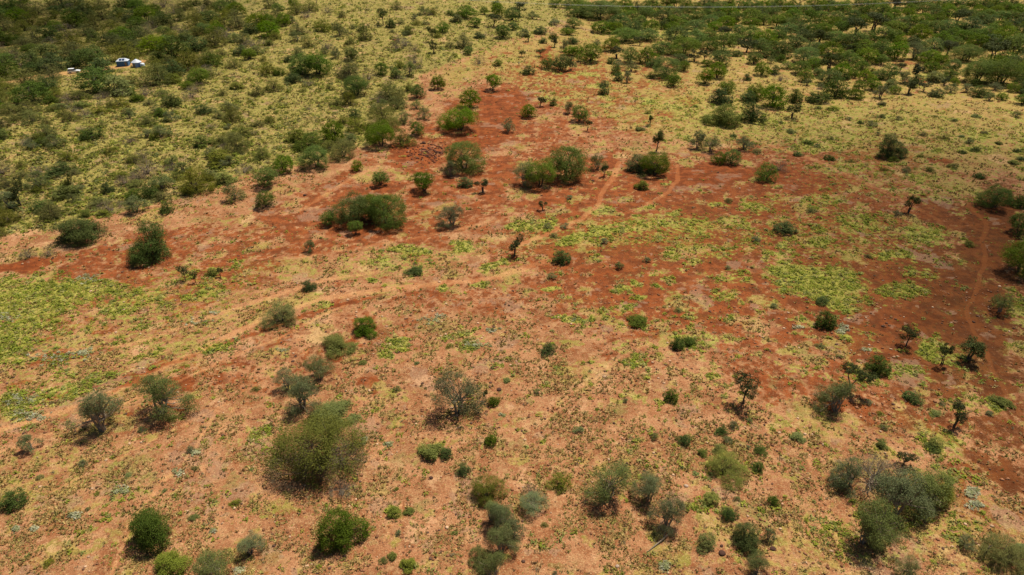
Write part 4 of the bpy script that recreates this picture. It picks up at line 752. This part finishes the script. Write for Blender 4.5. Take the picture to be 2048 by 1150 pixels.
# ------------------------------------------------------------------ fallen branch, stumps, post
fx, fy, fz = gpt(1318, 1088)
mb = MB(); mb.tube([(-1.7, -1.3, .1), (-.5, -.3, .18), (.6, .5, .35), (1.7, 1.5, .5)], [.05, .09, .08, .03], 7); mb.tube([(.6, .5, .35), (1.0, 1.4, .7), (1.2, 2.0, .6)], [.05, .04, .015], 5); mb.tube([(-.5, -.3, .18), (-.6, .5, .5)], [.04, .01], 5)
o = mb.build('fallen_branch', M['palebark'], sm=True); o.location = (fx, fy, fz); tag(o, 'bleached fallen branch lying on bare soil at the bottom, right of centre', 'branch')
sx, sy, sz = gpt(1967, 1112); mb = MB(); mb.tube([(0, 0, -.1), (.05, 0, .8), (.18, .05, 1.7)], [.16, .12, .09], 8); mb.tube([(.18, .05, 1.65), (.5, .1, 1.8)], [.06, .03], 6)
o = mb.build('tree_stump', M['bark'], sm=True); o.location = (sx, sy, sz); tag(o, 'black dead stump beside the bush in the bottom right corner', 'stump')
sx, sy, sz = gpt(1069, 136); mb = MB(); mb.tube([(0, 0, -.1), (0, .02, .9), (.04, 0, 1.7)], [.13, .11, .09], 8)
o = mb.build('wooden_post', M['bark'], sm=True); o.location = (sx, sy, sz); tag(o, 'short brown post on the red soil near the standing person', 'post')

# ------------------------------------------------------------------ huts and car at the top left
white = plain('white_sheet', (.50, .54, .60), .5, 0, .06); blue = plain('blue_paint', (.03, .13, .30), .6); pblue = plain('pale_blue_paint', (.20, .30, .62), .6)
panel = plain('solar_glass', (.02, .045, .11), .15); mud = plain('mud_wall', (.25, .20, .13), .9); glass = plain('dark_glass', (.02, .025, .03), .1); rub = plain('tyre_rubber', (.02, .02, .02), .9); wpaint = plain('white_car_paint', (.78, .80, .82), .3, 0, .03); tank_m = plain('pale_plastic', (.55, .62, .70), .5)
hx, hy, hz = gpt(248, 131)
hut = link('hut', None, None, (hx, hy, hz - .05)); hut.rotation_euler = (0, 0, R(12)); hut.scale = (.80, .80, .80); tag(hut, 'dark blue hut with a pale hipped roof carrying dark panels, left of the round hut', 'hut')
MB().box(-2.8, -2.0, 0, 2.8, 2.0, 2.7).build('wall', blue, hut)
mb = MB(); mb.add([(-3.0, -2.2, 2.7), (3.0, -2.2, 2.7), (3.0, 2.2, 2.7), (-3.0, 2.2, 2.7), (-1.4, 0, 3.9), (1.4, 0, 3.9)], [(0, 1, 5, 4), (1, 2, 5), (2, 3, 4, 5), (3, 0, 4), (3, 2, 1, 0)]); rf = mb.build('roof', white, hut)
for x0 in (-1.35, .1):
    mb = MB(); n_ = Vector((0, -1.2, 2.2)).normalized() * .07
    q = [Vector((x0, -1.8, 2.92)), Vector((x0 + 1.2, -1.8, 2.92)), Vector((x0 + 1.2, -.5, 3.63)), Vector((x0, -.5, 3.63))]
    vs = [p + n_ * .4 for p in q] + [p + n_ * 1.3 for p in q]; mb.add(vs, [(3, 2, 1, 0), (4, 5, 6, 7), (0, 1, 5, 4), (1, 2, 6, 5), (2, 3, 7, 6), (3, 0, 4, 7)]); mb.build('solar_panel', panel, rf)
MB().box(1.2, -2.06, .02, 2.1, -2.0, 2.1).build('door', mud, hut)
hx, hy, hz = gpt(275, 133)
rh = link('round_hut', None, None, (hx, hy, hz - .05)); rh.scale = (.78, .78, .78); tag(rh, 'round hut with a white conical roof and pale blue wall', 'hut')
MB().lathe([(2.2, 0), (2.2, 2.5)], 24).build('wall', pblue, rh, False); mb = MB(); mb.lathe([(2.6, 2.45), (2.62, 2.52), (1.3, 3.4), (.08, 4.1)], 24); mb.build('roof', white, rh)
MB().box(-.9, -2.28, 0, .0, -2.0, 1.95).build('door', mud, rh)
hx, hy, hz = gpt(286, 134); mb = MB(); mb.lathe([(.9, 0), (.95, .1), (.95, 1.3), (.7, 1.6), (.2, 1.7)], 18); o = mb.build('water_tank', tank_m, sm=True); o.location = (hx, hy, hz); tag(o, 'pale squat water tank at the right foot of the round hut', 'tank')

hx, hy, hz = gpt(149, 146)
car = link('parked_car', None, None, (hx, hy, hz)); car.rotation_euler = (0, 0, R(15)); tag(car, 'white off-road car parked on the dirt road left of the huts', 'car')
prof = [(-2.3, .45), (-2.3, 1.05), (-2.15, 1.2), (.95, 1.2), (2.1, 1.08), (2.35, .9), (2.35, .45)]
def extr(prof, wd, inset=0):
    n = len(prof); vs = [(px_, -wd, pz) for px_, pz in prof] + [(px_, wd, pz) for px_, pz in prof]
    return vs, [tuple(range(n)), tuple(range(2 * n - 1, n - 1, -1))] + [(i, i + n, (i + 1) % n + n, (i + 1) % n) for i in range(n)]
mb = MB(); mb.add(*extr(prof, .9)); bd = mb.build('body', wpaint, car); bd.modifiers.new('bevel', 'BEVEL').width = .06
mb = MB(); mb.add(*extr([(-2.05, 1.19), (-1.85, 1.72), (.1, 1.74), (.85, 1.19)], .78)); mb.build('window', glass, bd)
mb = MB(); mb.box(-1.9, -.8, 1.745, .15, .8, 1.86); mb.build('roof', wpaint, car)
for x_ in (-1.45, 1.5):
    for y_ in (-.86, .86):
        mb = MB(); mb.lathe([(.36, -.11), (.38, 0), (.36, .11)], 18); wv = mb.build('wheel', rub, car); wv.location = (x_, y_, .38); wv.rotation_euler = (R(90), 0, 0)
        mb = MB(); mb.lathe([(.2, -.12), (.2, .12)], 12); mb.build('rim', wpaint, wv)
for y_ in (-.65, .65):
    mb = MB(); mb.box(2.34, y_ - .14, .72, 2.37, y_ + .14, .88); mb.build('headlight', tank_m, bd)

# ------------------------------------------------------------------ standing person
skin = plain('skin', (.10, .055, .035), .6); shirt = plain('white_cloth', (.75, .75, .76), .9); trou = plain('brown_cloth', (.12, .07, .045), .9); hairm = plain('black_hair', (.012, .010, .010), .8)
def skinned(name, pts_, edges, rad, mat, parent=None, rootv=0, lv=1):
    me = bpy.data.meshes.new(name); me.from_pydata(pts_, edges, []); me.materials.append(mat); o = link(name, me, parent)
    m_ = o.modifiers.new('skin', 'SKIN'); m_.use_smooth_shade = True
    for v_, r_ in zip(me.skin_vertices[0].data, rad): v_.radius = (r_, r_) if not hasattr(r_, '__len__') else r_
    me.skin_vertices[0].data[rootv].use_root = True
    s_ = o.modifiers.new('sub', 'SUBSURF'); s_.levels = s_.render_levels = lv; return o
P = [(0, 0, .92), (0, 0, 1.12), (0, .01, 1.32), (0, .01, 1.45), (0, 0, 1.52), (0, -.01, 1.60), (0, -.005, 1.69),
     (.17, .01, 1.40), (.23, .02, 1.14), (.25, -.04, .90), (-.17, .01, 1.40), (-.23, .02, 1.14), (-.25, -.04, .90),
     (.09, 0, .86), (.10, -.01, .48), (.11, .02, .07), (.12, -.14, .04), (-.09, 0, .86), (-.10, -.02, .48), (-.11, .01, .07), (-.12, -.15, .04)]
E = [(0, 1), (1, 2), (2, 3), (3, 4), (4, 5), (5, 6), (3, 7), (7, 8), (8, 9), (3, 10), (10, 11), (11, 12), (0, 13), (13, 14), (14, 15), (15, 16), (0, 17), (17, 18), (18, 19), (19, 20)]
fing = []
RD = [(.14, .10), (.13, .09), (.16, .10), (.10, .07), .05, (.085, .10), (.06, .07), .055, .042, .028, .055, .042, .028, .08, .055, .035, .03, .08, .055, .035, .03]
for s_, hi_ in ((1, 9), (-1, 12)):
    wrist = P[hi_]; palm = len(P); P.append((wrist[0] + .005 * s_, wrist[1] - .02, wrist[2] - .07)); E.append((hi_, palm)); RD.append((.038, .018))
    for j, (dx, ln) in enumerate(((-.03, .07), (-.01, .085), (.01, .08), (.03, .06))):
        k0 = len(P); P.append((P[palm][0], P[palm][1] + dx, P[palm][2] - ln * .55)); P.append((P[palm][0] - .012 * s_, P[palm][1] + dx, P[palm][2] - ln)); E += [(palm, k0), (k0, k0 + 1)]; RD += [.009, .008]
    k0 = len(P); P.append((P[palm][0], P[palm][1] - .05, P[palm][2] + .02)); P.append((P[palm][0] - .01 * s_, P[palm][1] - .065, P[palm][2] - .015)); E += [(palm, k0), (k0, k0 + 1)]; RD += [.011, .009]
person = skinned('person', P, E, RD, skin); hx, hy, hz = gpt(1038, 131); person.location = (hx, hy, hz); person.rotation_euler = (0, 0, R(20))
tag(person, 'person in a white top and brown trousers standing beside the red soil, far centre', 'person')
skinned('shirt', [(0, 0, .95), (0, 0, 1.12), (0, .01, 1.32), (0, .01, 1.45), (.17, .01, 1.40), (.22, .02, 1.18), (-.17, .01, 1.40), (-.22, .02, 1.18)], [(0, 1), (1, 2), (2, 3), (3, 4), (4, 5), (3, 6), (6, 7)], [(.165, .125), (.155, .115), (.185, .125), (.10, .09), .075, .065, .075, .065], shirt, person)
skinned('trousers', [(0, 0, .95), (.09, 0, .86), (.10, -.01, .48), (.11, .02, .12), (-.09, 0, .86), (-.10, -.02, .48), (-.11, .01, .12)], [(0, 1), (1, 2), (2, 3), (0, 4), (4, 5), (5, 6)], [(.16, .12), .10, .075, .06, .10, .075, .06], trou, person)
skinned('hair', [(0, .02, 1.62), (0, .02, 1.72)], [(0, 1)], [(.092, .10), (.07, .075)], hairm, person, 0, 2)

# ------------------------------------------------------------------ power line across the top right
alu = plain('aluminium', (.75, .75, .72), .35, .3, .03); pole_m = plain('grey_timber', (.20, .17, .13), .9)
YL = 372.0; ends = []
for px_, lab in ((640, 'tall grey pole at the left end of the power line, far top'), (2160, 'tall grey pole beyond the right edge carrying the power line')):
    yy = YL + (55 if px_ > 2000 else 40); dep = yy * CP + CAM_H * SP; xx = (px_ - 1024) / FPX * dep; zz = float(terrain(xx, yy)); ht = CAM_H - 0; 
    top = CAM_H - (math.tan(PITCH - math.atan((575 + 22) / FPX)) * yy)
    po = link('power_pole', None, None, (xx, yy, zz)); tag(po, lab, 'pole', 'power line poles')
    mb = MB(); mb.tube([(0, 0, -.2), (0, 0, top - zz + .6)], [.20, .12], 10); mb.build('mast', pole_m, po)
    MB().box(-.08, -1.3, top - zz - .12, .08, 1.3, top - zz + .04).build('crossarm', pole_m, po)
    for q in (-1.2, 1.2):
        mb = MB(); mb.lathe([(.07, 0), (.10, .06), (.06, .1), (.09, .16), (.05, .22)], 10); ins = mb.build('insulator', tank_m, po); ins.location = (0, q, top - zz + .04)
    ends.append((xx, yy, top))
for q, lab in ((-1.2, 'nearer and lower of two thin pale wires crossing the far woodland'), (1.2, 'farther and upper of two thin pale wires crossing the far woodland')):
    a, b = Vector(ends[0]) + Vector((0, q, .26)), Vector(ends[1]) + Vector((0, q, .26)); pts_ = []
    for k in range(61):
        t_ = k / 60; p = a.lerp(b, t_); p.z -= 4 * 9.8 * t_ * (1 - t_) ; pts_.append(p)
    mb = MB(); mb.tube(pts_, .026, 6); tag(mb.build('power_wire', alu), lab, 'wire', 'power line wires')

# ------------------------------------------------------------------ descriptions for the trees named by their neighbours
LM = [('the twin-crowned green clump',743,418),('the largest bush',643,895),('the central black tree',1030,492),('the central grove',1115,325),('the big thicket at lower right',1770,990),('the three open thorn trees',1270,970),
      ('the sprawling sage thorn tree',910,785),('the twin sage trees',270,800),('the dark round bush beside the red band',308,480),('the round sage tree at right',1668,790),('the leaning round black tree',1816,408),
      ('the blackish tree in the straw',1776,292),('the reddest bare soil',1000,225),('the standing person',1038,128),('the black flat-crowned tree',1937,695),('the flat-crowned tree by the track bend',1305,325),
      ('the huts',262,125),('the lime green herb patch at right',1640,570),('the picture\'s bottom left corner',60,1110),('the upright blackish tree',1312,280),('the olive umbrella tree',562,628),('the hilltop clearing',800,100),('the power wires',1480,8),('the picture\'s bottom right corner',2020,1130),('the top right corner',2030,40)]
def side(dx, dy):
    a = math.degrees(math.atan2(-dy, dx)) % 360
    return ['right of', 'above and right of', 'above', 'above and left of', 'left of', 'below and left of', 'below', 'below and right of'][int(((a + 22.5) % 360) // 45)]
buckets = {}
for a in ALL:
    if a['label']: continue
    x, y, _ = a['pic']; j = min(range(len(LM)), key=lambda q: (x - LM[q][1]) ** 2 + (2 * (y - LM[q][2])) ** 2)
    sd_ = side(x - LM[j][1], (y - LM[j][2]))
    buckets.setdefault((a['code'], j, sd_), []).append((math.hypot(x - LM[j][1], y - LM[j][2]), a))
ORD = ['nearest', 'second nearest', 'third nearest', 'fourth nearest', 'fifth nearest', 'sixth nearest', 'seventh nearest', 'eighth nearest', 'ninth nearest']
WORD = dict(G='green round-crowned tree', U='green flat-topped tree', S='sage green open tree', O='olive bush', B='dark green dense bush', K='blackish slender tree', D='brown leafless bush', L='lime green shrub')
for (code, j, sd_), L_ in buckets.items():
    L_.sort(key=lambda q: q[0])
    for k, (_, a) in enumerate(L_):
        lab = (WORD[code].replace('dark green dense', 'dark green') + ' ' + sd_ + ' ' + LM[j][0]) if len(L_) == 1 else (WORD[code] + ' ' + sd_ + ' ' + LM[j][0] + ', ' + ORD[k])
        a['o']['label'] = lab.replace('dark green bush', 'dark bush') if len(lab.split()) > 16 else lab; a['o']['group'] = {'tree': 'scattered savanna trees', 'bush': 'scattered savanna bushes', 'shrub': 'scattered green shrubs'}[a['o']['category']]
for a in ALL:
    if len(a['o']['label'].split()) > 16: a['o']['label'] = a['o']['label'].replace(', half hidden', ', partly hidden').replace('dark green dense', 'dark')
    if 'group' not in a['o']: a['o']['group'] = {'tree': 'scattered savanna trees', 'bush': 'scattered savanna bushes', 'shrub': 'scattered green shrubs'}[a['o']['category']]
